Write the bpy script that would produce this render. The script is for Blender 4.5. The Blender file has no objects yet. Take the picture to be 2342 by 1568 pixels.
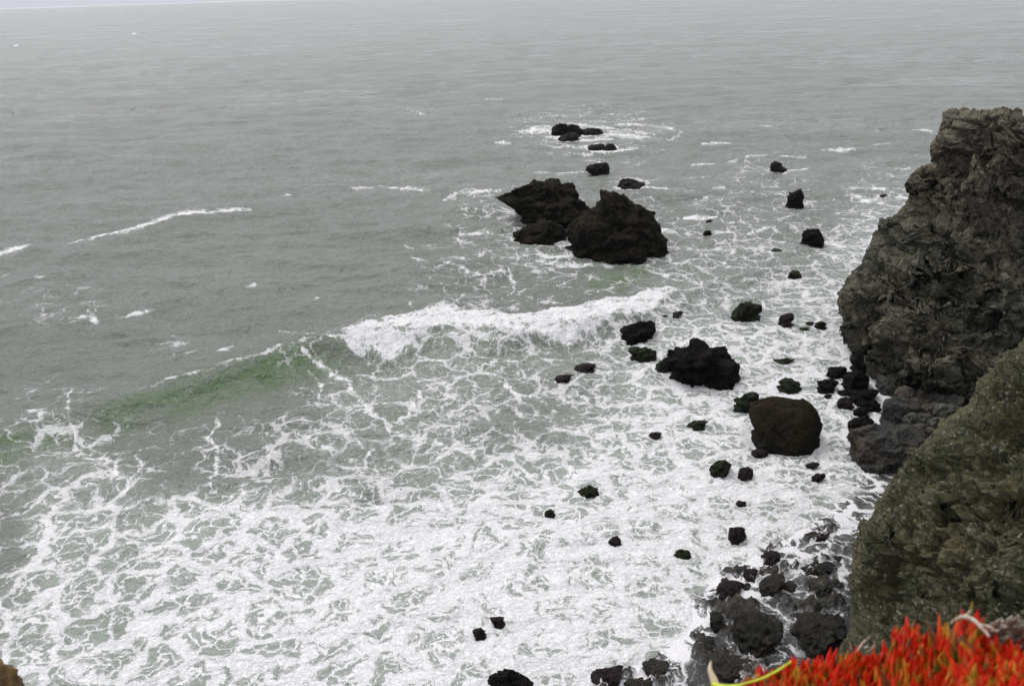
import bpy, math, random
import numpy as np
from mathutils import Matrix, Vector

random.seed(7)
RNG = np.random.default_rng(11)
sc = bpy.context.scene
COL = sc.collection

# ------------------------------------------------------------------ camera
CAM_H = 35.0
F = 2028.0                      # focal length in units of a 2342 x 1568 picture
PITCH = math.radians(21.6)
ROLL = math.atan(0.033)
Fw = np.array([0, math.cos(PITCH), -math.sin(PITCH)])
X0 = np.array([1.0, 0, 0]); U0 = np.array([0, math.sin(PITCH), math.cos(PITCH)])
Rt = math.cos(ROLL) * X0 - math.sin(ROLL) * U0
Up = math.cos(ROLL) * U0 + math.sin(ROLL) * X0
CP = np.array([0, 0, CAM_H])
cam = bpy.data.cameras.new("camera")
cam.sensor_width = 36.0
cam.lens = 36.0 * F / 2342.0
cam.clip_start = 0.1
cam.clip_end = 80000
cam.dof.use_dof = True
cam.dof.focus_distance = 75.0
cam.dof.aperture_fstop = 4.5
camo = bpy.data.objects.new("camera", cam)
COL.objects.link(camo)
m = Matrix((( Rt[0], Up[0], -Fw[0], 0), (Rt[1], Up[1], -Fw[1], 0), (Rt[2], Up[2], -Fw[2], CAM_H), (0, 0, 0, 1)))
camo.matrix_world = m
sc.camera = camo

# ------------------------------------------------------------------ light
SUN_EL, SUN_AZ = math.radians(55), math.radians(-35)      # azimuth from +Y towards +X
w = bpy.data.worlds.new("World"); sc.world = w; w.use_nodes = True
nt = w.node_tree; nt.nodes.clear()
wo = nt.nodes.new('ShaderNodeOutputWorld'); bg = nt.nodes.new('ShaderNodeBackground')
sky = nt.nodes.new('ShaderNodeTexSky'); sky.sky_type = 'NISHITA'; sky.sun_disc = False
sky.sun_elevation = SUN_EL; sky.sun_rotation = SUN_AZ
sky.dust_density = 4.0; sky.air_density = 1.0
tc = nt.nodes.new('ShaderNodeTexCoord'); sx = nt.nodes.new('ShaderNodeSeparateXYZ')
nt.links.new(tc.outputs['Generated'], sx.inputs[0])
ramp = nt.nodes.new('ShaderNodeValToRGB')                  # overcast: zenith about three times the horizon
ramp.color_ramp.elements[0].position = 0.0; ramp.color_ramp.elements[0].color = (.50, .51, .575, 1)
ramp.color_ramp.elements[1].position = 1.0; ramp.color_ramp.elements[1].color = (1.0, 1.0, 1.0, 1)
e = ramp.color_ramp.elements.new(0.3); e.color = (.64, .64, .67, 1)
nt.links.new(sx.outputs['Z'], ramp.inputs[0])
cn = nt.nodes.new('ShaderNodeTexNoise'); cn.inputs['Scale'].default_value = 2.2; cn.inputs['Detail'].default_value = 4
nt.links.new(tc.outputs['Generated'], cn.inputs['Vector'])
cm = nt.nodes.new('ShaderNodeMapRange'); cm.inputs[3].default_value = 11.0; cm.inputs[4].default_value = 13.6
nt.links.new(cn.outputs['Fac'], cm.inputs[0])
vm = nt.nodes.new('ShaderNodeVectorMath'); vm.operation = 'SCALE'
nt.links.new(ramp.outputs[0], vm.inputs[0]); nt.links.new(cm.outputs[0], vm.inputs['Scale'])
mx = nt.nodes.new('ShaderNodeMix'); mx.data_type = 'RGBA'; mx.inputs[0].default_value = 0.93
nt.links.new(sky.outputs[0], mx.inputs[6]); nt.links.new(vm.outputs[0], mx.inputs[7])
nt.links.new(mx.outputs[2], bg.inputs[0]); bg.inputs[1].default_value = 0.1
nt.links.new(bg.outputs[0], wo.inputs[0])

sl = bpy.data.lights.new("sun", 'SUN'); sl.energy = 1.5; sl.angle = math.radians(25); sl.color = (1, .97, .93)
so = bpy.data.objects.new("sun", sl); COL.objects.link(so)
sd = Vector((math.sin(SUN_AZ) * math.cos(SUN_EL), math.cos(SUN_AZ) * math.cos(SUN_EL), math.sin(SUN_EL)))
so.rotation_euler = (-sd).to_track_quat('-Z', 'Y').to_euler(); so.location = (0, 0, 200)
sc.view_settings.view_transform = 'Standard'; sc.view_settings.look = 'None'
sc.view_settings.exposure = 0.12; sc.view_settings.gamma = 1.0
sc.render.engine = 'CYCLES'
try:
    sc.cycles.max_bounces = 6; sc.cycles.volume_bounces = 1
except Exception: pass

# ------------------------------------------------------------------ geometry of the view
def ray(px, py):
    px = np.asarray(px, float); py = np.asarray(py, float)
    d = Fw + ((px - 1171) / F)[..., None] * Rt + (-(py - 784) / F)[..., None] * Up
    return d
def on_ground(px, py, z=0.0):
    d = ray(px, py); t = (z - CAM_H) / d[..., 2]
    return CP + d * t[..., None]
def at_dist(px, py, dist):
    """point on the line of sight at horizontal distance dist from the camera"""
    d = ray(px, py); t = np.asarray(dist) / np.hypot(d[..., 0], d[..., 1])
    return CP + d * t[..., None]
def to_px(P):
    v = P - CP; zc = v @ Fw; zc = np.where(zc < .1, .1, zc)
    return 1171 + F * (v @ Rt) / zc, 784 - F * (v @ Up) / zc

# ------------------------------------------------------------------ noise
PERM = RNG.permutation(256); PERM = np.concatenate([PERM, PERM, PERM])
G3 = RNG.normal(size=(256, 3)); G3 /= np.linalg.norm(G3, axis=1)[:, None]
def perlin(P):
    P = np.asarray(P, float)
    i = np.floor(P).astype(np.int64); f = P - i; u = f * f * f * (f * (f * 6 - 15) + 10)
    i &= 255
    out = 0
    for dx in (0, 1):
        a = PERM[(i[:, 0] + dx) & 255]; wx = u[:, 0] if dx else 1 - u[:, 0]
        for dy in (0, 1):
            b = PERM[(a + i[:, 1] + dy) & 255]; wy = u[:, 1] if dy else 1 - u[:, 1]
            for dz in (0, 1):
                h = PERM[(b + i[:, 2] + dz) & 255]; wz = u[:, 2] if dz else 1 - u[:, 2]
                g = G3[h]
                out = out + wx * wy * wz * (g[:, 0] * (f[:, 0] - dx) + g[:, 1] * (f[:, 1] - dy) + g[:, 2] * (f[:, 2] - dz))
    return out * 1.5
def fbm(P, o=4, g=.5):
    s = 0; a = 1
    for k in range(o):
        s = s + a * perlin(P * 2 ** k + 17.3 * k); a *= g
    return s
def ridged(P, o=4, g=.5):
    s = 0; a = 1
    for k in range(o):
        s = s + a * (0.5 - np.abs(perlin(P * 2 ** k + 31.7 * k)) * 1.6); a *= g
    return s
def worley(P):
    """F1 and F2 of jittered cells"""
    i = np.floor(P).astype(np.int64); f1 = np.full(len(P), 9.0); f2 = f1.copy()
    for dx in (-1, 0, 1):
        for dy in (-1, 0, 1):
            for dz in (-1, 0, 1):
                c = i + (dx, dy, dz); h = PERM[(PERM[(PERM[c[:, 0] & 255] + c[:, 1]) & 255] + c[:, 2]) & 255]
                q = c + .5 + .45 * G3[h]; d = np.linalg.norm(q - P, axis=1)
                f2 = np.minimum(f2, np.maximum(f1, d)); f1 = np.minimum(f1, d)
    return f1, f2
def facet(P, s):
    """each cell of a jittered lattice gets a plane of its own: broken, angular faces"""
    P = np.asarray(P) * s; i = np.floor(P).astype(np.int64); b = np.full(len(P), 9.0); v = np.zeros(len(P))
    for dx in (-1, 0, 1):
        for dy in (-1, 0, 1):
            for dz in (-1, 0, 1):
                c = i + (dx, dy, dz); h = PERM[(PERM[(PERM[c[:, 0] & 255] + c[:, 1]) & 255] + c[:, 2]) & 255]
                q = c + .5 + .45 * G3[h]; e_ = P - q; d = np.linalg.norm(e_, axis=1); m_ = d < b
                b = np.where(m_, d, b); v = np.where(m_, (e_ * G3[(h + 77) & 255]).sum(1) + .35 * G3[h, 1], v)
    return v / s
def n2(X, Y, z=0.0):
    return np.stack([X, Y, np.full_like(X, z)], -1)
def sstep(a, b, x):
    t = np.clip((x - a) / (b - a), 0, 1); return t * t * (3 - 2 * t)

# ------------------------------------------------------------------ mesh helpers
def mesh_np(name, V, Q, mat, smooth=True, attrs=None, parent=None):
    me = bpy.data.meshes.new(name)
    V = np.asarray(V, np.float32); Q = np.asarray(Q, np.int32)
    n = Q.shape[1]
    me.vertices.add(len(V)); me.vertices.foreach_set('co', V.ravel())
    me.loops.add(Q.size); me.loops.foreach_set('vertex_index', Q.ravel())
    me.polygons.add(len(Q)); me.polygons.foreach_set('loop_start', np.arange(0, Q.size, n, dtype=np.int32))
    me.polygons.foreach_set('loop_total', np.full(len(Q), n, np.int32))
    me.update(calc_edges=True)
    me.polygons.foreach_set('use_smooth', np.full(len(Q), smooth, bool))
    for k, a in (attrs or {}).items():
        if a.ndim == 1:
            at = me.attributes.new(k, 'FLOAT', 'POINT'); at.data.foreach_set('value', a.astype(np.float32))
        else:
            at = me.attributes.new(k, 'FLOAT_COLOR', 'POINT')
            c = np.ones((len(V), 4), np.float32); c[:, :3] = a; at.data.foreach_set('color', c.ravel())
    me.materials.append(mat)
    o = bpy.data.objects.new(name, me); COL.objects.link(o)
    if parent: o.parent = parent
    return o
def grid_quads(nr, nc, wrap=False):
    r = np.arange(nr - 1)[:, None]; c = np.arange(nc if wrap else nc - 1)[None, :]; c1 = (c + 1) % nc
    a = r * nc + c; b = r * nc + c1; d = (r + 1) * nc + c; e_ = (r + 1) * nc + c1
    return np.stack([a, b, e_, d], -1).reshape(-1, 4)
def tag(o, label=None, cat=None, group=None, kind=None):
    if label: o['label'] = label
    if cat: o['category'] = cat
    if group: o['group'] = group
    if kind: o['kind'] = kind
    return o

# ------------------------------------------------------------------ material helpers
class NT:
    def __init__(s, name):
        s.m = bpy.data.materials.new(name); s.m.use_nodes = True; s.t = s.m.node_tree; s.t.nodes.clear()
        s.out = s.t.nodes.new('ShaderNodeOutputMaterial'); s.b = s.t.nodes.new('ShaderNodeBsdfPrincipled')
        s.t.links.new(s.b.outputs[0], s.out.inputs[0])
    def put(s, sock, v):
        if isinstance(v, bpy.types.NodeSocket): s.t.links.new(v, sock)
        elif v is not None: sock.default_value = v
    def math(s, op, a, b=None, c=None, clamp=False):
        n = s.t.nodes.new('ShaderNodeMath'); n.operation = op; n.use_clamp = clamp
        s.put(n.inputs[0], a); s.put(n.inputs[1], b); s.put(n.inputs[2], c); return n.outputs[0]
    def vmath(s, op, a, b=None, sc_=None):
        n = s.t.nodes.new('ShaderNodeVectorMath'); n.operation = op
        s.put(n.inputs[0], a); s.put(n.inputs[1], b)
        if sc_ is not None: s.put(n.inputs['Scale'], sc_)
        return n.outputs[0]
    def mix(s, f, a, b):
        n = s.t.nodes.new('ShaderNodeMix'); n.data_type = 'RGBA'
        if not isinstance(a, bpy.types.NodeSocket): a = tuple(a) + (1,)
        if not isinstance(b, bpy.types.NodeSocket): b = tuple(b) + (1,)
        s.put(n.inputs[0], f); s.put(n.inputs[6], a); s.put(n.inputs[7], b); return n.outputs[2]
    def noise(s, vec, scale, detail=3, rough=.5, dist=0, out='Fac', dim='3D'):
        n = s.t.nodes.new('ShaderNodeTexNoise'); n.noise_dimensions = dim
        s.put(n.inputs['Vector'], vec); n.inputs['Scale'].default_value = scale
        n.inputs['Detail'].default_value = detail; n.inputs['Roughness'].default_value = rough
        n.inputs['Distortion'].default_value = dist; return n.outputs[out]
    def voro(s, vec, scale, feature='F1', dim='3D', out='Distance', rand=1.0):
        n = s.t.nodes.new('ShaderNodeTexVoronoi'); n.voronoi_dimensions = dim; n.feature = feature
        s.put(n.inputs['Vector'], vec); n.inputs['Scale'].default_value = scale
        n.inputs['Randomness'].default_value = rand; return n.outputs[out]
    def ss(s, x, a, b, lo=0.0, hi=1.0):
        n = s.t.nodes.new('ShaderNodeMapRange'); n.interpolation_type = 'SMOOTHSTEP'
        s.put(n.inputs[0], x); s.put(n.inputs[1], a); s.put(n.inputs[2], b); s.put(n.inputs[3], lo); s.put(n.inputs[4], hi)
        return n.outputs[0]
    def lin(s, x, a, b, lo=0.0, hi=1.0):
        n = s.t.nodes.new('ShaderNodeMapRange')
        s.put(n.inputs[0], x); s.put(n.inputs[1], a); s.put(n.inputs[2], b); s.put(n.inputs[3], lo); s.put(n.inputs[4], hi)
        return n.outputs[0]
    def attr(s, name, out='Fac'):
        n = s.t.nodes.new('ShaderNodeAttribute'); n.attribute_name = name; return n.outputs[out]
    def pos(s):
        n = s.t.nodes.new('ShaderNodeNewGeometry'); return n.outputs['Position']
    def nz(s):
        n = s.t.nodes.new('ShaderNodeNewGeometry'); x = s.t.nodes.new('ShaderNodeSeparateXYZ')
        s.t.links.new(n.outputs['Normal'], x.inputs[0]); return x.outputs[2]
    def bump(s, h, dist=.1, strength=1.0, normal=None):
        n = s.t.nodes.new('ShaderNodeBump'); n.inputs['Strength'].default_value = strength
        n.inputs['Distance'].default_value = dist; s.put(n.inputs['Height'], h)
        if normal: s.put(n.inputs['Normal'], normal)
        return n.outputs[0]
    def set(s, **k):
        names = dict(base='Base Color', rough='Roughness', normal='Normal', spec='Specular IOR Level', ior='IOR',
                     sub='Subsurface Weight', coat='Coat Weight')
        for a, v in k.items():
            if a == 'base' and not isinstance(v, bpy.types.NodeSocket): v = tuple(v) + (1,)
            s.put(s.b.inputs[names[a]], v)

def foam_pattern(N, cov):
    """network of foam round open cells, laid out in metres on the sea; cov = how much of the sea is covered"""
    p = N.pos()
    sp = N.t.nodes.new('ShaderNodeSeparateXYZ'); N.t.links.new(p, sp.inputs[0])
    cb = N.t.nodes.new('ShaderNodeCombineXYZ'); N.t.links.new(sp.outputs[0], cb.inputs[0]); N.t.links.new(sp.outputs[1], cb.inputs[1])
    p = cb.outputs[0]
    w1 = N.noise(p, .45, 2, .5, out='Color', dim='2D'); w2 = N.noise(p, 2.2, 3, .6, out='Color', dim='2D')
    q = N.vmath('ADD', p, N.vmath('SCALE', N.vmath('SUBTRACT', w1, (.5, .5, .5)), sc_=2.6))
    q = N.vmath('ADD', q, N.vmath('SCALE', N.vmath('SUBTRACT', w2, (.5, .5, .5)), sc_=.75))
    d1 = N.voro(q, .30, 'DISTANCE_TO_EDGE', '2D')
    d2 = N.voro(q, .85, 'DISTANCE_TO_EDGE', '2D')
    d3 = N.voro(q, 2.3, 'DISTANCE_TO_EDGE', '2D')
    n1 = N.noise(p, .35, 3, .55, dim='2D')             # where the network is thick or thin
    n2_ = N.noise(q, 1.3, 5, .65, dim='2D')
    n3 = N.noise(q, 7.0, 3, .6, dim='2D')
    # field: near 1 on the strands, falling into the cells
    f1 = N.math('MULTIPLY_ADD', d1, -2.6, 1.0)
    f2 = N.math('MULTIPLY_ADD', d2, -2.2, .93)
    f3 = N.math('MULTIPLY_ADD', d3, -1.5, .74)
    f = N.math('MAXIMUM', f1, N.math('MAXIMUM', f2, f3))
    pt = N.noise(N.vmath('MULTIPLY', p, (1.0, 1.5, 1.0)), .13, 5, .62, dim='2D')
    c = N.math('MULTIPLY', cov, .41)
    c = N.math('ADD', c, N.math('MULTIPLY', N.math('SUBTRACT', pt, .54), N.ss(cov, .2, .8, .85, .12)))
    c = N.math('ADD', c, N.math('MULTIPLY', N.math('MAXIMUM', N.math('SUBTRACT', cov, .90), 0.0), 1.6))
    c = N.math('ADD', c, N.math('MULTIPLY', N.math('SUBTRACT', n1, .5), .42))
    c = N.math('ADD', c, N.math('MULTIPLY', N.math('SUBTRACT', n2_, .5), .30))
    f = N.math('ADD', f, N.math('MULTIPLY', N.math('SUBTRACT', n3, .5), .22))
    t = N.math('SUBTRACT', 1.01, c)
    foam = N.ss(N.math('SUBTRACT', f, t), -.12, .08)
    veil = N.math('MULTIPLY', N.ss(N.math('SUBTRACT', f, t), -.38, .0), N.math('MULTIPLY', N.ss(cov, .12, .45, 0.0, .34), N.ss(n2_, .35, .62)))
    # fine threads inside the cells
    d4 = N.voro(q, 1.7, 'DISTANCE_TO_EDGE', '2D')
    th = N.math('MULTIPLY', N.ss(d4, .0, .045, 1.0, 0.0), N.ss(cov, .2, .6, 0.0, .5))
    th = N.math('MULTIPLY', th, N.math('MULTIPLY', N.ss(n2_, .42, .62), N.ss(pt, .42, .56)))
    th1 = N.math('MULTIPLY', N.ss(d1, .0, .05, 1.0, 0.0), N.math('MULTIPLY', N.ss(cov, .13, .35, 0.0, .75), N.ss(n1, .36, .56)))
    th2 = N.math('MULTIPLY', N.ss(d2, .0, .045, 1.0, 0.0), N.math('MULTIPLY', N.ss(cov, .2, .5, 0.0, .6), N.ss(n2_, .40, .60)))
    foam = N.math('MAXIMUM', N.math('MAXIMUM', foam, th), N.math('MAXIMUM', N.math('MAXIMUM', th1, th2), veil))
    foam = N.math('MULTIPLY', foam, N.math('MULTIPLY', N.ss(cov, .15, .85, .74, 1.0), N.lin(n3, .3, .7, .82, 1.04)), clamp=True)
    foam = N.math('MULTIPLY', foam, N.ss(cov, .02, .12))
    return foam, p, n1, n2_, n3

def water_material():
    N = NT('sea_water')
    cov = N.attr('foam'); foam, p, n1, n2_, n3 = foam_pattern(N, cov)
    gr = N.attr('green')
    deep = N.mix(N.noise(p, .03, 3, dim='2D'), (.158, .174, .155), (.198, .212, .190))
    milk = N.mix(N.ss(cov, .15, .8), deep, (.28, .32, .28))
    base = N.mix(N.math('MULTIPLY', gr, N.ss(N.noise(p, .35, 4, .6, dim='2D'), .30, .66, .25, 1.0)), milk, (.088, .150, .058))  # green of light passing through thin wave faces, painted into the base colour
    dark = N.attr('shoal')
    base = N.mix(dark, base, (.035, .035, .033))
    rdg = N.math('ABSOLUTE', N.math('SUBTRACT', N.noise(p, 1.7, 6, .7, 1.2, dim='2D'), .5))
    thick = N.math('MULTIPLY', N.lin(N.noise(p, 3.0, 4, .6, dim='2D'), .3, .7, .84, 1.0), N.ss(rdg, .0, .045, .78, 1.0))
    fc = N.vmath('SCALE', (.97, .965, 1.0), sc_=thick)
    N.set(base=N.mix(foam, base, fc), rough=N.lin(foam, 0, 1, N.lin(N.noise(N.vmath('MULTIPLY', p, (.4, 1, 1)), .02, 4, .6, dim='2D'), .35, .65, .06, .24), .8), ior=1.33,
          spec=N.lin(foam, 0, 1, .5, .1))
    pv = N.vmath('MULTIPLY', p, (1.0, 1.6, 1.0))
    b1 = N.noise(pv, .35, 4, .6, dim='2D'); b2 = N.noise(pv, 1.6, 4, .65, dim='2D'); b0 = N.noise(pv, .08, 3, .6, dim='2D')
    h = N.math('ADD', N.math('MULTIPLY', b1, 1.35), N.math('MULTIPLY', b2, .48))
    h = N.math('ADD', h, N.math('MULTIPLY', b0, 2.6))
    bs = N.noise(N.vmath('MULTIPLY', p, (.35, 1.0, 1.0)), .035, 4, .6, dim='2D'); h = N.math('ADD', h, N.math('MULTIPLY', bs, 8.0))
    h = N.math('ADD', h, N.math('MULTIPLY', foam, .06))
    h = N.math('ADD', h, N.math('MULTIPLY', N.math('MULTIPLY', n3, foam), .12))
    N.set(normal=N.bump(h, 1.0, .8))
    return N.m

def beach_material():
    N = NT('wet_black_sand')
    cov = N.attr('foam'); foam, p, n1, n2_, n3 = foam_pattern(N, cov)
    base = N.mix(N.noise(p, 1.5, 5, .6), (.012, .013, .014), (.030, .030, .031))
    peb = N.voro(N.pos(), 6.0); reef = N.attr('reef')
    rk = N.mix(N.ss(N.noise(N.pos(), 1.4, 5, .7), .35, .65), (.014, .013, .011), (.040, .034, .026))
    base = N.mix(reef, base, rk)
    N.set(base=N.mix(foam, base, (.72, .71, .74)), rough=N.math('MAXIMUM', N.lin(N.noise(p, .8, 3), .35, .65, .18, .5), N.math('MULTIPLY', reef, .75)),
          spec=.3, normal=N.bump(N.math('ADD', N.math('ADD', N.math('MULTIPLY', peb, .03), N.math('MULTIPLY', n2_, .12)), N.math('MULTIPLY', foam, .03)), 1.0, .8))
    return N.m

def rock_material(name, c1, c2, c3=None, up=None, spec=.35, rough=.62, scale=1.0, flecks=0.0, fleck_scale=3.0, tint=None, tint_amt=.5, wet=True, bump=.22, strata=0.0):
    N = NT(name); p = N.pos()
    q = N.vmath('ADD', p, N.vmath('SCALE', N.vmath('SUBTRACT', N.noise(p, .8 * scale, 3, out='Color'), (.5, .5, .5)), sc_=.8))
    a = N.noise(p, .55 * scale, 6, .65); b = N.noise(q, 3.2 * scale, 6, .7); v = N.voro(q, 1.1 * scale, 'DISTANCE_TO_EDGE')
    v2 = N.voro(q, 4.0 * scale, 'F1'); fine = N.noise(q, 14 * scale, 4, .7)
    base = N.mix(N.ss(a, .35, .65), c1, c2)
    if c3: base = N.mix(N.ss(b, .50, .72), base, c3)
    if tint: base = N.mix(N.math('MULTIPLY', N.ss(N.noise(p, .22 * scale, 4, .6), .48, .62), tint_amt), base, tint)
    base = N.mix(N.ss(v, 0, .05, .75, 0), base, tuple(x * .4 for x in c1))       # cracks
    if up:
        f = N.math('MULTIPLY', N.ss(N.nz(), .15, .75), N.ss(N.noise(p, 1.3, 4, .6), .36, .58))
        base = N.mix(f, base, up)
    if flecks > 0:
        fl = N.voro(N.vmath('MULTIPLY', q, (1, 1, .6)), fleck_scale, 'F1')
        msk = N.math('MULTIPLY', N.ss(fl, .16, .34, 1, 0), N.ss(N.noise(p, .5, 5, .75), .56 - flecks * .1, .70))
        big = N.ss(N.noise(q, 1.1 * scale + .4, 7, .85), .585 if strata else .615, .64 if strata else .66)
        base = N.mix(N.math('MAXIMUM', msk, N.math('MULTIPLY', big, .8)), base, (.42, .41, .36))
    h = N.math('ADD', N.math('MULTIPLY', b, 1.0), N.math('MULTIPLY', N.math('MINIMUM', v, .12), 2.2))
    h = N.math('ADD', h, N.math('MULTIPLY', v2, .35)); h = N.math('ADD', h, N.math('MULTIPLY', fine, .35))
    if strata:
        sz = N.t.nodes.new('ShaderNodeSeparateXYZ'); N.put(sz.inputs[0], p)
        zn = N.math('ADD', sz.outputs[2], N.math('MULTIPLY', N.noise(p, .5, 4, .6), 3.0))
        base = N.mix(N.ss(zn, 12.0, 16.5, 0, .5), base, (.20, .175, .130))          # dry weathered cap
        base = N.mix(N.ss(zn, 3.0, 5.0, .85, 0), base, (.006, .006, .005))           # black tide zone
        qq = N.vmath('ADD', p, N.vmath('SCALE', N.vmath('SUBTRACT', N.noise(p, .35, 4, .6, out='Color'), (.5, .5, .5)), sc_=3.5))
        qs = N.t.nodes.new('ShaderNodeMapping'); N.put(qs.inputs[0], qq); qs.inputs['Rotation'].default_value = (0.2, .65, 0); qs.inputs['Scale'].default_value = (.45, .7, 1.5)
        cr = N.voro(qs.outputs[0], .42, 'DISTANCE_TO_EDGE')
        base = N.mix(N.ss(cr, .0, .05, .8, 0), base, tuple(x * .25 for x in c1))
        base = N.mix(N.ss(N.voro(qs.outputs[0], .42, 'F1', out='Color'), .2, .8, 0, .45), base, tuple(x * 1.15 for x in c3))
        h = N.math('ADD', h, N.math('MULTIPLY', N.math('MINIMUM', cr, .10), 9.0))
        wv = N.t.nodes.new('ShaderNodeTexWave'); wv.bands_direction = 'DIAGONAL'; wv.inputs['Scale'].default_value = .5
        wv.inputs['Distortion'].default_value = 9; wv.inputs['Detail'].default_value = 4; N.put(wv.inputs['Vector'], p)
        h = N.math('ADD', h, N.math('MULTIPLY', wv.outputs['Fac'], strata))
    N.set(base=base, rough=N.lin(b, .3, .7, rough - .15, rough + .2), normal=N.bump(h, bump / scale, 1.0), spec=spec)
    return N.m

M = {}
M['water'] = water_material()
M['beach'] = beach_material()
M['black'] = rock_material('wet_black_rock', (.0025, .0023, .002), (.007, .006, .005), (.015, .011, .008), spec=.07, rough=.6, scale=1.0)
M['stack'] = rock_material('sea_stack_rock', (.003, .003, .0026), (.007, .0065, .0055), (.017, .013, .008), spec=.07, rough=.7, scale=.8, up=(.022, .018, .009), bump=.35)
M['green'] = rock_material('algae_covered_rock', (.004, .0045, .003), (.009, .010, .006), (.013, .009, .007), up=(.016, .026, .009), spec=.10, rough=.6, scale=1.3)
M['purple'] = rock_material('purple_weed_rock', (.008, .0045, .005), (.017, .009, .010), (.026, .015, .015), spec=.12, rough=.5, scale=2.2)
M['boulder'] = rock_material('brown_boulder_rock', (.007, .0065, .005), (.013, .012, .009), (.026, .022, .015), spec=.1, rough=.8, scale=1.1, tint=(.030, .021, .008), tint_amt=.5)
M['grey'] = rock_material('grey_talus_rock', (.026, .027, .026), (.052, .052, .047), (.095, .092, .083), spec=.2, rough=.7, scale=1.2, tint=(.09, .05, .03), tint_amt=.35)
M['talus'] = rock_material('grey_heap_rock', (.040, .041, .038), (.085, .084, .076), (.15, .146, .13), spec=.2, rough=.7, scale=1.4, tint=(.12, .07, .045), tint_amt=.35)
M['pitted'] = rock_material('pitted_reef_rock', (.011, .011, .0095), (.028, .027, .022), (.065, .062, .050), spec=.2, rough=.65, scale=2.2, tint=(.05, .03, .02), tint_amt=.4, bump=.3)
M['head'] = rock_material('headland_rock', (.085, .080, .056), (.150, .141, .102), (.235, .222, .168), spec=.2, rough=.85, scale=.5, flecks=.9, fleck_scale=1.6, tint=(.060, .068, .063), tint_amt=.6, bump=.42, strata=.2)
M['spur'] = rock_material('lichen_slope_rock', (.074, .076, .044), (.130, .128, .074), (.22, .215, .145), spec=.2, rough=.9, scale=1.0, flecks=1.7, fleck_scale=3.2, tint=(.13, .095, .035), tint_amt=.4, bump=.35)

# ------------------------------------------------------------------ sea rocks: data
def z1(*a): return [(1077.3 + .54 * x, 234.2 + .54 * y) for x, y in a]
def z2(*a): return [(1779.9 + .4482 * x, 234.2 + .4482 * y) for x, y in a]
def z3(*a): return [(1264.6 + .36 * x, 702.6 + .36 * y) for x, y in a]
def z5(*a): return [(1030.4 + .44 * x, 1077.3 + .44 * y) for x, y in a]
def zs(*a): return [(1077.3 + .24 * x, 243.6 + .24 * y) for x, y in a]
G_FAR = 'small rocks awash in the surf ring'
G_SEA = 'dark rocks standing in the surf'
G_FOOT = 'boulders strewn at the foot of the headland'
G_BEACH = 'rocks on the wet black beach'
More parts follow.
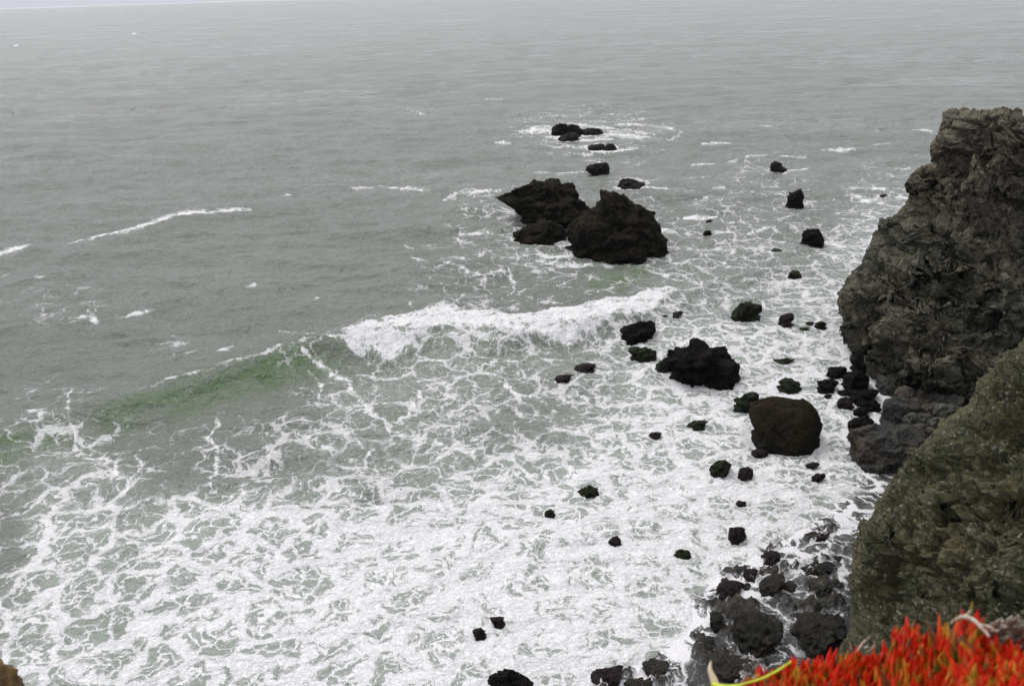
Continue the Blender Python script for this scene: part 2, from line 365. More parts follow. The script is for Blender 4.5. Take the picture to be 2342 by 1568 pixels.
# name, outline, material, foam ring strength, label, group
ROCKS = [
 ('sea_stack', zs((245,930),(430,790),(560,740),(600,685),(740,700),(835,685),(860,730),(970,735),(1000,800),(1030,890),(1100,970),(1130,1010),(1110,1120),(950,1180),(620,1110),(480,1080),(430,1010),(300,940)), 'stack', .25, 'broad dark sea stack with a long slope down to a pointed left end', G_SEA),
 ('sea_stack', zs((1230,815),(1320,812),(1400,820),(1450,870),(1530,965),(1600,970),(1680,1040),(1790,1140),(1815,1200),(1800,1260),(1855,1370),(1840,1435),(1600,1465),(1400,1460),(1200,1440),(1080,1395),(940,1385),(915,1300),(925,1210),(1000,1120),(1080,1090),(1140,1020),(1210,1000),(1240,940),(1232,860)), 'stack', .3, 'largest black sea stack with a square knob rising from its top', G_SEA),
 ('sea_rock', zs((410,1285),(420,1230),(500,1180),(600,1150),(640,1090),(750,1070),(830,1130),(900,1200),(905,1320),(780,1330),(490,1320)), 'stack', .4, 'lower black rock in front of the two tall sea stacks', G_SEA),
 ('sea_rock', zs((770,258),(785,200),(820,165),(850,153),(900,165),(925,220),(900,260)), 'black', .5, 'tallest of the far cluster of rocks in the surf ring', G_FAR),
 ('sea_rock', zs((890,250),(905,190),(960,175),(1010,192),(1060,220),(1062,250),(980,262)), 'black', .5, 'middle rock of the far cluster, joined to the tallest', G_FAR),
 ('sea_rock', zs((1055,262),(1070,222),(1140,205),(1220,210),(1245,235),(1258,268),(1150,265)), 'black', .5, 'low flat rock at the right end of the far cluster', G_FAR),
 ('sea_rock', zs((820,330),(860,290),(930,250),(1010,252),(1050,305),(930,318)), 'black', .5, 'nearest rock of the far cluster, sloping down to the left', G_FAR),
 ('sea_rock', zs((1090,398),(1160,370),(1250,352),(1275,375),(1250,408)), 'black', .5, 'left half of the low rock pair washed by white water', G_FAR),
 ('sea_rock', zs((1255,408),(1290,370),(1340,358),(1390,400),(1350,414)), 'black', .5, 'right half of the low rock pair washed by white water', G_FAR),
 ('sea_rock', zs((1085,600),(1110,575),(1180,560),(1260,538),(1298,550),(1308,600),(1308,645),(1290,668),(1160,655),(1088,625)), 'black', .15, 'rounded black rock alone behind the broad sea stack', G_SEA),
 ('sea_rock', zs((1385,755),(1430,700),(1490,682),(1550,700),(1590,735),(1650,745),(1680,780),(1550,778),(1420,775)), 'black', .35, 'low dark rock with a tail to the right, behind the knobbed stack', G_SEA),
 ('sea_rock', zs((2235,1105),(2250,1085),(2280,1078),(2305,1095),(2300,1112)), 'black', .3, 'very small dark rock beside a white splash right of the stacks', G_SEA),
 ('sea_rock', zs((2215,1200),(2240,1182),(2275,1178),(2290,1195),(2270,1210)), 'black', .1, 'very small dark rock just below the splash right of the stacks', G_SEA),
 ('sea_rock', z1((1262,285),(1272,262),(1290,252),(1305,258),(1318,275),(1335,292),(1290,290)), 'black', .5, 'small far rock with white water over it, farthest right', G_SEA),
 ('sea_rock', z1((1335,432),(1345,400),(1372,372),(1395,368),(1408,385),(1406,420),(1402,436)), 'black', .1, 'fin-shaped black rock leaning right in open water', G_SEA),
 ('sea_rock', z1((1395,590),(1405,555),(1432,538),(1475,538),(1485,568),(1493,607),(1440,609)), 'black', .3, 'dome-shaped black rock below the fin-shaped one', G_SEA),
 ('sea_rock', z1((1343,735),(1350,718),(1375,711),(1402,735),(1380,743)), 'green', .3, 'small green rock off the headland point', G_SEA),
 ('sea_rock', z1((1270,628),(1285,618),(1322,630),(1300,635)), 'green', .3, 'barely awash rock between the knobbed stack and the headland', G_SEA),
 ('sea_rock', z2((515,474),(540,468),(562,474),(540,480)), 'black', .4, 'speck of rock awash close behind the headland', G_SEA),
 ('sea_rock', z1((1108,905),(1120,880),(1150,855),(1170,847),(1232,858),(1230,890),(1190,917),(1115,912)), 'green', .3, 'mossy green block of rock in the foam right of the breaker', G_SEA),
 ('sea_rock', z1((1303,942),(1310,905),(1335,892),(1366,895),(1371,920),(1335,945)), 'purple', .35, 'stout dark red rock near the headland point', G_SEA),
 ('sea_rock', z1((1455,955),(1462,935),(1485,926),(1508,942),(1490,957)), 'green', .3, 'small round green rock next to the headland point', G_SEA),
 ('sea_rock', z1((1385,960),(1400,952),(1440,955),(1425,965)), 'green', .2, 'flat green rock awash, lower one of a little pair', G_SEA),
 ('sea_rock', z1((1415,937),(1430,927),(1457,932),(1445,941)), 'green', .2, 'flat green rock awash, upper one of a little pair', G_SEA),
 ('sea_rock', z1((635,982),(650,960),(700,938),(715,920),(735,918),(775,940),(782,968),(765,1002),(715,1013),(650,1002)), 'black', .5, 'craggy black rock at the right end of the breaking wave', G_SEA),
 ('sea_rock', z1((665,1045),(700,1036),(745,1046),(777,1058),(777,1090),(725,1085),(680,1068)), 'green', .4, 'low green weedy rock between the breaker and the humped rock', G_SEA),
 ('sea_rock', z1((850,905),(862,890),(885,885),(907,893),(880,906)), 'purple', .3, 'small reddish rock at the end of the breaker', G_SEA),
 ('sea_rock', z1((782,912),(800,903),(840,900),(825,912)), 'purple', .3, 'flat reddish rock touching the breaker foam', G_SEA),
 ('sea_rock', z1((378,890),(385,873),(405,870),(425,885),(400,897)), 'black', .5, 'small rock half buried behind the breaker crest', G_SEA),
 ('sea_rock', z3((700,330),(730,280),(800,280),(870,285),(875,225),(900,215),(960,225),(1030,270),(1060,310),(1130,355),(1172,410),(1168,460),(1150,487),(1080,500),(1000,484),(900,462),(800,447),(765,400)), 'black', .6, 'large humped black rock rising in steps from white foam', G_SEA),
 ('sea_rock', z3((648,390),(690,350),(740,310),(790,320),(800,370),(760,402),(700,396)), 'green', .5, 'greenish shoulder rock at the left of the humped black rock', G_SEA),
 ('sea_rock', z3((720,295),(740,280),(785,285),(775,303)), 'green', .4, 'tiny green rock just above the shoulder of the humped rock', G_SEA),
 ('big_boulder', z3((1240,700),(1250,620),(1310,590),(1380,570),(1480,570),(1580,577),(1640,612),(1672,670),(1690,740),(1712,820),(1690,872),(1600,912),(1540,917),(1400,884),(1310,842),(1258,770)), 'boulder', .6, 'huge smooth brown boulder, squarish, standing in the foam near the beach', G_SEA),
 ('sea_rock', z3((1145,600),(1190,577),(1230,550),(1280,535),(1307,570),(1303,610),(1245,652),(1190,622)), 'green', .5, 'pointed green and black rock touching the huge brown boulder', G_SEA),
 ('sea_rock', z3((1428,482),(1460,455),(1510,460),(1578,502),(1530,532),(1450,497)), 'green', .5, 'flat green rock above the huge brown boulder', G_SEA),
 ('sea_rock', z3((860,755),(900,725),(940,716),(992,740),(960,757),(880,764)), 'green', .5, 'low green rock in the foam left of the huge brown boulder', G_SEA),
 ('sea_rock', z3((600,822),(630,795),(670,793),(702,815),(650,834)), 'purple', .4, 'smooth dark rock awash with a rippled collar of water', G_SEA),
 ('sea_rock', z3((1400,347),(1450,335),(1480,320),(1548,342),(1500,352)), 'green', .4, 'thin green reef rock right of the humped rock', G_SEA),
 ('sea_rock', z3((135,408),(160,375),(230,355),(270,358),(275,385),(200,400)), 'purple', .2, 'flat maroon rock in green water below the breaker', G_SEA),
 ('sea_rock', z3((15,458),(40,432),(90,428),(148,432),(100,450),(60,462)), 'purple', .2, 'flat maroon rock awash, lower left neighbour of another', G_SEA),
 ('sea_rock', z3((1740,408),(1790,378),(1850,378),(1870,410),(1855,441),(1760,442)), 'black', .4, 'round black rock farthest out from the boulder heap', G_FOOT),
 ('sea_rock', z3((1843,492),(1880,430),(1920,406),(1972,410),(2012,460),(2008,507),(1920,522),(1850,507)), 'black', .4, 'bulky black rock leaning on the headland foot', G_FOOT),
 ('sea_rock', z3((1670,482),(1720,460),(1782,453),(1815,490),(1790,515),(1775,540),(1730,535)), 'black', .4, 'flat-topped black rock above the right of the huge boulder', G_FOOT),
 ('sea_rock', z3((1805,552),(1870,517),(1932,535),(1925,556)), 'black', .3, 'thin black wedge of rock in the foam channel', G_FOOT),
 ('sea_rock', z3((1893,580),(1900,548),(1970,523),(2062,523),(2064,570),(1990,600),(1910,598)), 'black', .3, 'long flat black rock in the foam channel', G_FOOT),
 ('sea_rock', z3((1905,600),(1950,585),(2030,580),(2020,615),(1960,628),(1910,622)), 'black', .3, 'black rock tucked below the long flat one', G_FOOT),
 ('sea_rock', z3((1806,612),(1830,577),(1890,570),(1914,610),(1885,641),(1820,637)), 'purple', .4, 'round dark red rock in the foam channel', G_FOOT),
 ('sea_rock', z3((1908,668),(1940,640),(1990,633),(2022,665),(1980,692),(1925,692)), 'black', .4, 'oval black rock in the middle of the foam channel', G_FOOT),
 ('sea_rock', z3((1868,762),(1920,722),(1990,693),(2037,730),(2037,777),(1900,790)), 'black', .5, 'black slab split by a pale line at the channel mouth', G_FOOT),
 ('sea_rock', z3((1998,640),(2010,600),(2045,590),(2092,632),(2060,655)), 'black', .3, 'wedge of black rock at the inner end of the channel', G_FOOT),
 ('sea_rock', z3((1718,573),(1735,558),(1762,552),(1777,562),(1750,578)), 'black', .4, 'small black stone alone above the huge boulder', G_FOOT),
 ('grey_boulder', z3((1862,850),(1890,802),(2000,775),(2100,735),(2180,740),(2280,770),(2360,830),(2360,960),(2250,1020),(2060,1042),(1930,985),(1900,930)), 'grey', .2, 'great brown-grey boulder beside the lichen slope at the tide edge', G_FOOT),
 ('grey_boulder', z3((2088,680),(2110,600),(2170,568),(2260,580),(2330,640),(2320,720),(2200,745),(2100,752)), 'grey', 0, 'brown-grey boulder sitting above the great one', G_FOOT),
 ('grey_boulder', z3((2055,500),(2070,440),(2130,410),(2200,400),(2290,420),(2320,500),(2220,555),(2090,542)), 'grey', 0, 'weedy brown boulder at the root of the headland', G_FOOT),
 ('grey_boulder', z3((1900,360),(1930,275),(2000,222),(2062,258),(2085,340),(2060,405),(1980,412)), 'black', .2, 'dark hump of rock against the base of the headland', G_FOOT),
 ('sea_rock', z3((155,1190),(200,1150),(228,1130),(288,1165),(270,1184),(190,1194)), 'green', .5, 'olive dome-shaped rock alone in thick white foam', G_SEA),
 ('sea_rock', z3((990,1040),(1010,1015),(1040,978),(1090,973),(1138,1010),(1110,1042),(1050,1057)), 'green', .5, 'green-topped rock below the huge boulder, left of a maroon one', G_SEA),
 ('sea_rock', z3((1178,1080),(1190,1030),(1230,1010),(1272,1040),(1267,1082)), 'purple', .5, 'round maroon rock right of the green-topped one', G_SEA),
 ('sea_rock', z3((1263,922),(1290,905),(1350,898),(1378,915),(1360,938),(1310,932)), 'purple', .5, 'flat maroon rock at the foot of the huge boulder', G_SEA),
 ('sea_rock', z3((1108,1465),(1128,1405),(1180,1393),(1225,1415),(1190,1450),(1140,1485)), 'purple', .5, 'purplish rock with foam draining off it, near the beach edge', G_SEA),
 ('sea_rock', z3((1605,1010),(1640,985),(1690,990),(1700,1010),(1650,1022)), 'purple', .4, 'purplish rock awash right below the huge boulder', G_SEA),
 ('sea_rock', z3((1640,1085),(1670,1055),(1730,1055),(1745,1080),(1690,1100)), 'purple', .5, 'purplish rock awash between the boulder and the beach', G_SEA),
 ('sea_rock', z3((1165,1250),(1180,1228),(1220,1235),(1228,1252),(1195,1262)), 'purple', .5, 'small purplish rock almost covered by foam', G_SEA),
 ('sea_rock', z3((350,1510),(370,1465),(410,1455),(435,1490),(400,1515)), 'purple', .6, 'brownish rock peeping through thick foam', G_SEA),
 ('sea_rock', z5((488,222),(515,197),(542,217),(520,232)), 'green', .5, 'small dark olive stone in thick white foam', G_SEA),
 ('sea_rock', z5((1165,430),(1195,405),(1240,412),(1250,440),(1200,450)), 'green', .6, 'greenish rock awash with foam combed around it', G_SEA),
 ('sea_rock', z5((203,768),(240,750),(280,770),(262,803),(225,800)), 'purple', .6, 'maroon rock in foam, upper right of a pair', G_SEA),
 ('sea_rock', z5((112,830),(150,814),(184,840),(162,867),(125,858)), 'purple', .6, 'maroon rock in foam, lower left of a pair', G_SEA),
 ('sea_rock', z5((193,1130),(228,1052),(280,1036),(330,1050),(390,1092),(425,1150),(300,1170)), 'black', .5, 'black dome of rock cut by the bottom of the picture', G_SEA),
 ('shore_rock', z5((993,1055),(1010,1008),(1050,974),(1120,985),(1140,1020),(1100,1052),(1050,1082)), 'pitted', .3, 'dark knobbly rock at the lower end of the beach', G_BEACH),
 ('shore_rock', z5((900,1125),(930,1080),(990,1070),(1050,1085),(1045,1130),(950,1150)), 'pitted', .3, 'black rock in front of the knobbly one at the picture bottom', G_BEACH),
 ('shore_rock', z5((735,1110),(760,1060),(830,1040),(860,1000),(900,1010),(870,1060),(790,1120)), 'purple', .3, 'ragged purple-brown rim of rock at the foam edge, lowest', G_BEACH),
 ('shore_rock', z5((1378,645),(1400,600),(1440,558),(1490,563),(1515,610),(1500,652),(1420,658)), 'purple', .3, 'dark knob of rock where foam meets the beach', G_BEACH),
 ('shore_rock', z5((1603,625),(1620,580),(1670,545),(1720,512),(1742,540),(1732,600),(1650,640)), 'pitted', .1, 'long brown rock in the upper middle of the beach', G_BEACH),
 ('shore_rock', z5((1728,600),(1745,575),(1785,568),(1803,600),(1762,618)), 'pitted', 0, 'small brown rock right of the long brown one', G_BEACH),
 ('shore_rock', z5((1378,690),(1395,665),(1420,672),(1415,690)), 'purple', .1, 'small maroon stone below the dark knob', G_BEACH),
 ('shore_rock', z5((1455,668),(1475,650),(1505,658),(1490,675)), 'purple', .1, 'small dark stone at the lower right of the dark knob', G_BEACH),
 ('shore_rock', z5((1515,600),(1540,572),(1562,585),(1555,612)), 'pitted', .1, 'small round stone between the knob and the long brown rock', G_BEACH),
 ('shore_rock', z5((1350,800),(1352,720),(1395,700),(1425,740),(1400,815),(1370,830)), 'pitted', .2, 'upright dark rock at the left of the big pitted reef rock', G_BEACH),
 ('shore_rock', z5((1480,860),(1478,740),(1520,680),(1590,680),(1640,720),(1705,800),(1715,895),(1620,935),(1530,900)), 'pitted', .2, 'big pitted reef rock in the middle of the beach', G_BEACH),
 ('shore_rock', z5((1790,770),(1850,712),(1930,708),(1990,728),(2045,715),(2035,830),(1955,915),(1860,895),(1820,815)), 'pitted', 0, 'brown pitted reef rock between the beach pool and the slope', G_BEACH),
 ('shore_rock', z5((1865,600),(1900,570),(1950,575),(1995,602),(1940,645),(1880,630)), 'pitted', 0, 'dark rock with two humps near the slope', G_BEACH),
 ('shore_rock', z5((1812,522),(1880,492),(1940,458),(2002,490),(1960,516),(1860,532)), 'pitted', .1, 'low dark rock in the upper right of the beach', G_BEACH),
 ('shore_rock', z5((1855,700),(1885,660),(1975,668),(1975,700),(1920,712)), 'pitted', 0, 'black rock just above the brown pitted reef rock', G_BEACH),
 ('shore_rock', z5((1520,545),(1540,505),(1590,495),(1605,530),(1575,562)), 'purple', .2, 'maroon rock at the foam edge above the long brown rock', G_BEACH),
 ('shore_rock', z5((1612,475),(1640,432),(1715,405),(1700,440),(1650,470)), 'purple', .3, 'maroon rim of rock along the upper foam edge', G_BEACH),
 ('shore_rock', z5((1845,345),(1895,310),(1985,318),(1960,340),(1880,355)), 'purple', .3, 'low purple-grey rock at the upper end of the beach', G_BEACH),
 ('shore_rock', z5((1340,960),(1380,920),(1460,925),(1520,970),(1575,1020),(1540,1065),(1440,1078),(1350,1030)), 'pitted', .2, 'pitted reef rock at the bottom, half hidden by the red plants', G_BEACH),
 ('shore_rock', z5((1285,900),(1320,850),(1370,850),(1365,900),(1310,930)), 'pitted', .3, 'grey reef rock at the foam edge below the upright one', G_BEACH),
 ('shore_rock', z5((1990,590),(2010,575),(2045,580),(2040,600),(2005,605)), 'pitted', 0, 'small stone against the lichen slope', G_BEACH),
 ('shore_rock', z5((1730,690),(1750,680),(1790,690),(1780,710),(1740,712)), 'pitted', 0, 'small grey stone above the beach pool', G_BEACH),
 ('shore_rock', z5((1985,450),(2000,435),(2035,445),(2030,465),(2000,465)), 'pitted', 0, 'small stone high on the beach beside the slope', G_BEACH),
]

# ------------------------------------------------------------------ ground height under things
SHORE = on_ground(*np.array([(1250,1680),(1330,1600),(1420,1548),(1500,1515),(1590,1450),(1600,1380),(1660,1315),(1740,1270),(1810,1235),(1880,1190),(1930,1150),(2000,1130),(1990,1090),(1945,1030),(1975,960),(2010,900),(1960,850),(1920,790),(1980,700),(2100,500),(2180,440),(3600,420)], float).T)[:, :2]
def seg_dist(P, L):
    """distance to a polyline, signed: positive on its right-hand side; arc position too"""
    best = np.full(len(P), 1e9); sgn = np.zeros(len(P)); arc = np.zeros(len(P)); a0 = 0
    for a, b in zip(L[:-1], L[1:]):
        ab = b - a; l = np.hypot(*ab); t = np.clip(((P - a) @ ab) / l ** 2, 0, 1)
        q = P - a - t[:, None] * ab; d = np.hypot(q[:, 0], q[:, 1])
        s = np.sign(ab[1] * (P[:, 0] - a[0]) - ab[0] * (P[:, 1] - a[1]))
        m_ = d < best; best = np.where(m_, d, best); sgn = np.where(m_, s, sgn); arc = np.where(m_, a0 + t * l, arc); a0 += l
    return best * sgn, arc
def beach_z(P):
    s, _ = seg_dist(P, SHORE)
    n = fbm(n2(P[:, 0] * .5, P[:, 1] * .5, 3.0), 3)
    z = np.where(s > 0, .04 + .035 * s + .0035 * s ** 2 * (s < 12) + (s >= 12) * .5, .04 + s * .12)
    z = np.clip(z, -1.0, 2.2) + .07 * n * sstep(-2, 2, s)
    return z

# ------------------------------------------------------------------ rock builder
FOOT = []     # footprints for foam collars
def poly_R(poly, c, phis):
    P = np.array(poly) - c; Q = np.roll(P, -1, 0); R = np.zeros(len(phis))
    for k, ph in enumerate(phis):
        d = np.array([math.cos(ph), math.sin(ph)]); best = 0
        for a, b in zip(P, Q):
            e_ = b - a; den = d[0] * e_[1] - d[1] * e_[0]
            if abs(den) < 1e-9: continue
            t = (a[0] * e_[1] - a[1] * e_[0]) / den; s = (a[0] * d[1] - a[1] * d[0]) / den
            if t > 0 and -1e-6 <= s <= 1 + 1e-6: best = max(best, t)
        R[k] = best
    return R
def make_rock(name, poly, mat, ring, label, group, z0=0.0, cat='rock'):
    A = np.array(poly, float); yb = A[:, 1].max(); xm = A[:, 0].mean()
    xb = A[A[:, 1] > yb - .35 * (yb - A[:, 1].min()), 0].mean()
    pb = on_ground(np.array([xb]), np.array([yb]), z0)[0]
    g = np.hypot(pb[0], pb[1]); slant = math.hypot(g, CAM_H - z0)
    dep = math.atan2(CAM_H - z0, g)
    wm = (A[:, 0].max() - A[:, 0].min()) * slant / F; hm = (yb - A[:, 1].min()) * slant / F
    flat = name == 'shore_rock' or hm < .42 * wm
    T = min((.7 if flat else .5) * wm, (.60 if flat else .45) * hm / math.sin(dep))
    yc = g + .85 * T
    W = at_dist(A[:, 0], A[:, 1], np.full(len(A), yc) )
    dirv = np.array([pb[0], pb[1], 0]) / g                      # away from the camera
    side = np.array([dirv[1], -dirv[0], 0])
    c3 = dirv * yc
    U = (W - c3) @ side; Z = W[:, 2] - z0
    zt = Z.max(); yy = A[:, 1]
    Z = Z + .85 * T * math.tan(dep) * (yy - yy.min()) / (yb - yy.min())      # the picture's base line is the front of the waterline
    low = Z < (.35 if wm > 3.5 else .62) * zt; ul, ur = U[low].min(), U[low].max(); dpt = .9 * zt + .3 * T
    BOX = [(ul, .06 * zt), (ur, .06 * zt), (ur + .1 * (ur - ul), -dpt), (ul - .1 * (ur - ul), -dpt)]
    # pick the centre low in the visible part, keep U wide at the foot
    cu = (U.max() + U.min()) / 2; czz = .18 * zt
    big = wm * F / slant * .437
    nph = int(np.clip(big * 2.4, 40, 420)); na = int(np.clip(big * 1.3, 22, 220))
    ph = np.linspace(0, 2 * np.pi, nph, endpoint=False)
    R = poly_R(np.stack([U, Z], 1), np.array([cu, czz]), ph)
    c_ = np.array([cu, czz]); DD = np.stack([np.cos(ph), np.sin(ph)], 1); RB = np.zeros(len(ph))
    for a, b in zip(BOX, BOX[1:] + BOX[:1]):
        a = np.array(a) - c_; e2 = np.array(b) - c_ - a; den = DD[:, 0] * e2[1] - DD[:, 1] * e2[0]
        den = np.where(np.abs(den) < 1e-9, 1e-9, den); t_ = (a[0] * e2[1] - a[1] * e2[0]) / den; s2 = (a[0] * DD[:, 1] - a[1] * DD[:, 0]) / den
        RB = np.where((t_ > 0) & (s2 >= 0) & (s2 <= 1), np.maximum(RB, t_), RB)
    R = np.maximum(R, RB); R = np.where(R <= 0, R.max() * .5, R)
    al = np.linspace(-np.pi / 2, np.pi / 2, na)
    ca = np.abs(np.cos(al)) ** .85; sa = np.sign(np.sin(al)) * np.abs(np.sin(al)) ** .8
    PH, CA = np.meshgrid(ph, ca); _, SA = np.meshgrid(ph, sa); RR = np.tile(R, (na, 1))
    # towards the middle the outline is smoothed so its spikes do not run through the whole body
    k = np.hanning(max(5, nph // 6)); k /= k.sum(); Rs = np.convolve(np.concatenate([R, R, R]), k, 'same')[nph:2 * nph]
    bl = np.clip((np.abs(SA)) * 1.3, 0, 1); RR = RR * (1 - bl) + np.tile(Rs, (na, 1)) * bl
    # the top of a rock leans back and front: thickness follows the radius
    u = cu + RR * CA * np.cos(PH); z = czz + RR * CA * np.sin(PH)
    tz = np.clip(1.12 - .42 * np.clip(z / max(zt, .01), 0, 1.2), .3, 1.12)
    t = T * SA * tz
    z = z - np.maximum(t, 0) * math.tan(dep) * 1.05          # the far side slopes away
    V = (c3 + u[..., None] * side + t[..., None] * dirv).reshape(-1, 3); V[:, 2] = z.ravel() + z0
    # craggy displacement
    cen = V.mean(0); S = max(min(wm, 2.2 * hm), .25)
    nr = V - (c3 + np.array([0, 0, z0 + czz * .5]) + cu * side); nr /= np.linalg.norm(nr, axis=1)[:, None] + 1e-9
    sd_ = random.random() * 90
    q = V / S
    d = .26 * ridged(q * 1.9 + sd_, 5, .6) - .09 + .05 * ridged(q * 6 + sd_, 3, .6)
    f1, f2 = worley(q * 3.1 + sd_ + .35 * np.stack([perlin(q * 4 + 5), perlin(q * 4 + 9), perlin(q * 4 + 15)], 1))
    d += .20 * np.clip(f2 - f1, 0, .5) - .05
    d += .45 * facet(q + .08 * np.stack([perlin(q * 3 + 5), perlin(q * 3 + 9), perlin(q * 3 + 15)], 1) + sd_, 2.6) + .3 * facet(q + sd_, 6.5)
    if mat == 'pitted': d += .07 * ridged(q * 6 + 40, 3, .6)
    if mat == 'boulder': d *= .38
    if mat == 'grey': d *= .7
    amp = S * (.62 if name != 'sea_stack' else .5)
    d = d - d.mean() + (.02 if wm < 5 else -.03)
    edge = .38 + .62 * np.abs(SA).ravel()
    V = V + nr * (d * amp * edge)[:, None]
    if name == 'shore_rock':
        hh = np.maximum(V[:, 2] - z0, 0); cap = .62 * zt
        hh = np.where(hh > cap, cap + (hh - cap) * .45, hh) * (.62 if wm > 2.6 else .9); up_ = hh > .02
        rug = ridged(np.stack([V[:, 0] * 1.5, V[:, 1] * 1.5, V[:, 2] * 1.6 + sd_], 1), 4, .62)
        V[:, 2] = np.where(up_, z0 + hh * (.85 + .30 * rug) - .04, V[:, 2])
    o = mesh_np(name, V, grid_quads(na, nph, True), M[mat], True)
    tag(o, label, cat, group)
    FOOT.append((c3[0] + cu * side[0], c3[1] + cu * side[1], wm / 2, T, ring, dirv[0], dirv[1]))
    return o
for r in ROCKS:
    zz = .06
    if r[0] == 'shore_rock' or (r[0] == 'grey_boulder'):
        A = np.array(r[1]); pb = on_ground(np.array([A[:, 0].mean()]), np.array([A[:, 1].max()]), .3)
        zz = float(np.clip(beach_z(pb[:, :2])[0], 0, 2))
    make_rock(*r[:6], z0=zz, cat='boulder' if 'boulder' in r[0] else 'rock')

# heap of grey boulders between the headland and the lichen slope
heap = []
rr = random.Random(5)
HP = [(2150,862,24),(2188,858,18),(2140,892,22),(2172,884,26),(2208,890,24),(2118,905,22),(2150,915,20),(2185,915,24),(2225,915,20),(2100,880,20),
      (2070,905,24),(2088,930,22),(2128,935,20),(2160,942,22),(2195,945,18),(2110,958,20),(2140,968,20),(2085,962,18),(2170,872,14),(2206,862,14),
      (2100,985,18),(2125,990,16),(2050,880,20),(2030,870,18),(2075,870,16),(2128,868,14),(2225,880,16),(2240,895,14),(2060,935,14),(2148,850,12),
      (2112,845,14),(2090,850,14),(2175,838,13),(2200,842,14),(2228,852,14),(2250,862,13)]
WORDS = ['pale', 'dark', 'brownish', 'smooth', 'angular', 'flat-topped']
ORD = ['first', 'second', 'third', 'fourth', 'fifth', 'sixth', 'seventh', 'eighth', 'ninth', 'tenth', 'eleventh', 'twelfth', 'thirteenth', 'fourteenth', 'fifteenth', 'sixteenth', 'seventeenth', 'eighteenth']
def row_of(y): return 'top' if y < 860 else 'upper' if y < 888 else 'middle' if y < 925 else 'lower' if y < 965 else 'bottom'
LAB = {}
for k_ in ('top', 'upper', 'middle', 'lower', 'bottom'):
    for j, p_ in enumerate(sorted([h for h in HP if row_of(h[1]) == k_])): LAB[p_] = 'grey boulder, %s from left in the %s row of the heap under the headland' % (ORD[j], k_)
for k, (x, y, s_) in enumerate(sorted(HP, key=lambda a: a[1])):
    n = rr.randint(7, 10); pts = []
    asp = rr.uniform(.6, .85)
    for j in range(n):
        a = 2 * math.pi * j / n; q = 1.22 * s_ * rr.uniform(.85, 1.12)
        pts.append((x + q * math.cos(a), y + q * asp * math.sin(a)))
    pb = on_ground(np.array([x]), np.array([y + s_ * asp]), .8)
    zz = float(np.clip(beach_z(pb[:, :2])[0], 0, 3)) + .28
    row = 'top row' if y < 870 else 'middle rows' if y < 930 else 'lowest rows'
    make_rock('heap_boulder', pts, 'talus', 0, LAB[(x, y, s_)],
              'grey boulders heaped between headland and slope', z0=zz, cat='boulder')

# ------------------------------------------------------------------ sea: foam map
GRID = """
0 0 0 0 0 0 0 0 0 0 0 0 0 0 0 0 0 0 0 0 0 0 0 0
0 0 0 0 0 0 0 0 0 0 0 0 0 0 0 0 0 0 0 0 0 0 0 0
0 0 0 0 0 0 0 0 0 0 0 0 0 0 0 0 0 0 0 0 0 0 0 0
0 0 0 0 0 0 0 0 0 0 0 0 1 2 2 1 0 0 0 0 0 0 0 0
0 0 0 0 0 0 0 0 0 0 0 0 0 0 0 0 0 1 1 0 1 1 0 0
0 0 0 0 0 0 0 0 0 0 0 2 2 1 1 2 2 2 2 2 4 4 4 4
0 0 0 0 0 0 0 0 0 0 1 2 3 2 1 3 3 3 3 5 6 6 6 6
0 1 1 0 0 0 0 0 0 0 1 1 1 1 1 4 4 4 5 6 6 6 6 6
0 0 0 0 1 0 0 1 2 3 4 4 4 4 4 6 7 7 7 8 8 6 6 6
0 1 1 0 0 0 0 2 4 4 4 4 3 3 5 8 8 8 8 8 8 6 5 5
1 3 3 1 1 2 2 3 4 4 4 3 3 5 7 8 8 8 8 7 6 5 4 4
2 4 4 4 2 3 3 4 4 4 5 6 7 8 9 9 9 9 9 8 6 5 4 4
1 6 6 5 7 7 8 8 9 9 9 9 9 9 9 9 9 9 9 6 4 3 3 3
2 6 6 6 8 8 8 8 9 9 9 9 9 9 9 9 9 8 5 4 3 2 2 2
5 7 6 6 7 8 8 9 9 9 9 9 9 9 9 9 6 4 4 2 0 0 0 0
7 7 7 6 7 7 8 8 8 9 9 9 9 9 9 7 3 2 0 0 0 0 0 0
8 8 7 6 7 8 9 9 9 9 9 9 9 9 6 3 2 0 0 0 0 0 0 0
"""
GR = np.array([[float(v) for v in l.split()] for l in GRID.strip().splitlines()])
def grid_lookup(x, y):
    gx = np.clip(x / 100, 0, GR.shape[1] - 1.001); gy = np.clip(y / 100, 0, GR.shape[0] - 1.001)
    ix = gx.astype(int); iy = gy.astype(int); fx = gx - ix; fy = gy - iy
    fx = fx * fx * (3 - 2 * fx); fy = fy * fy * (3 - 2 * fy)
    return (GR[iy, ix] * (1 - fx) * (1 - fy) + GR[iy, ix + 1] * fx * (1 - fy) + GR[iy + 1, ix] * (1 - fx) * fy + GR[iy + 1, ix + 1] * fx * fy)
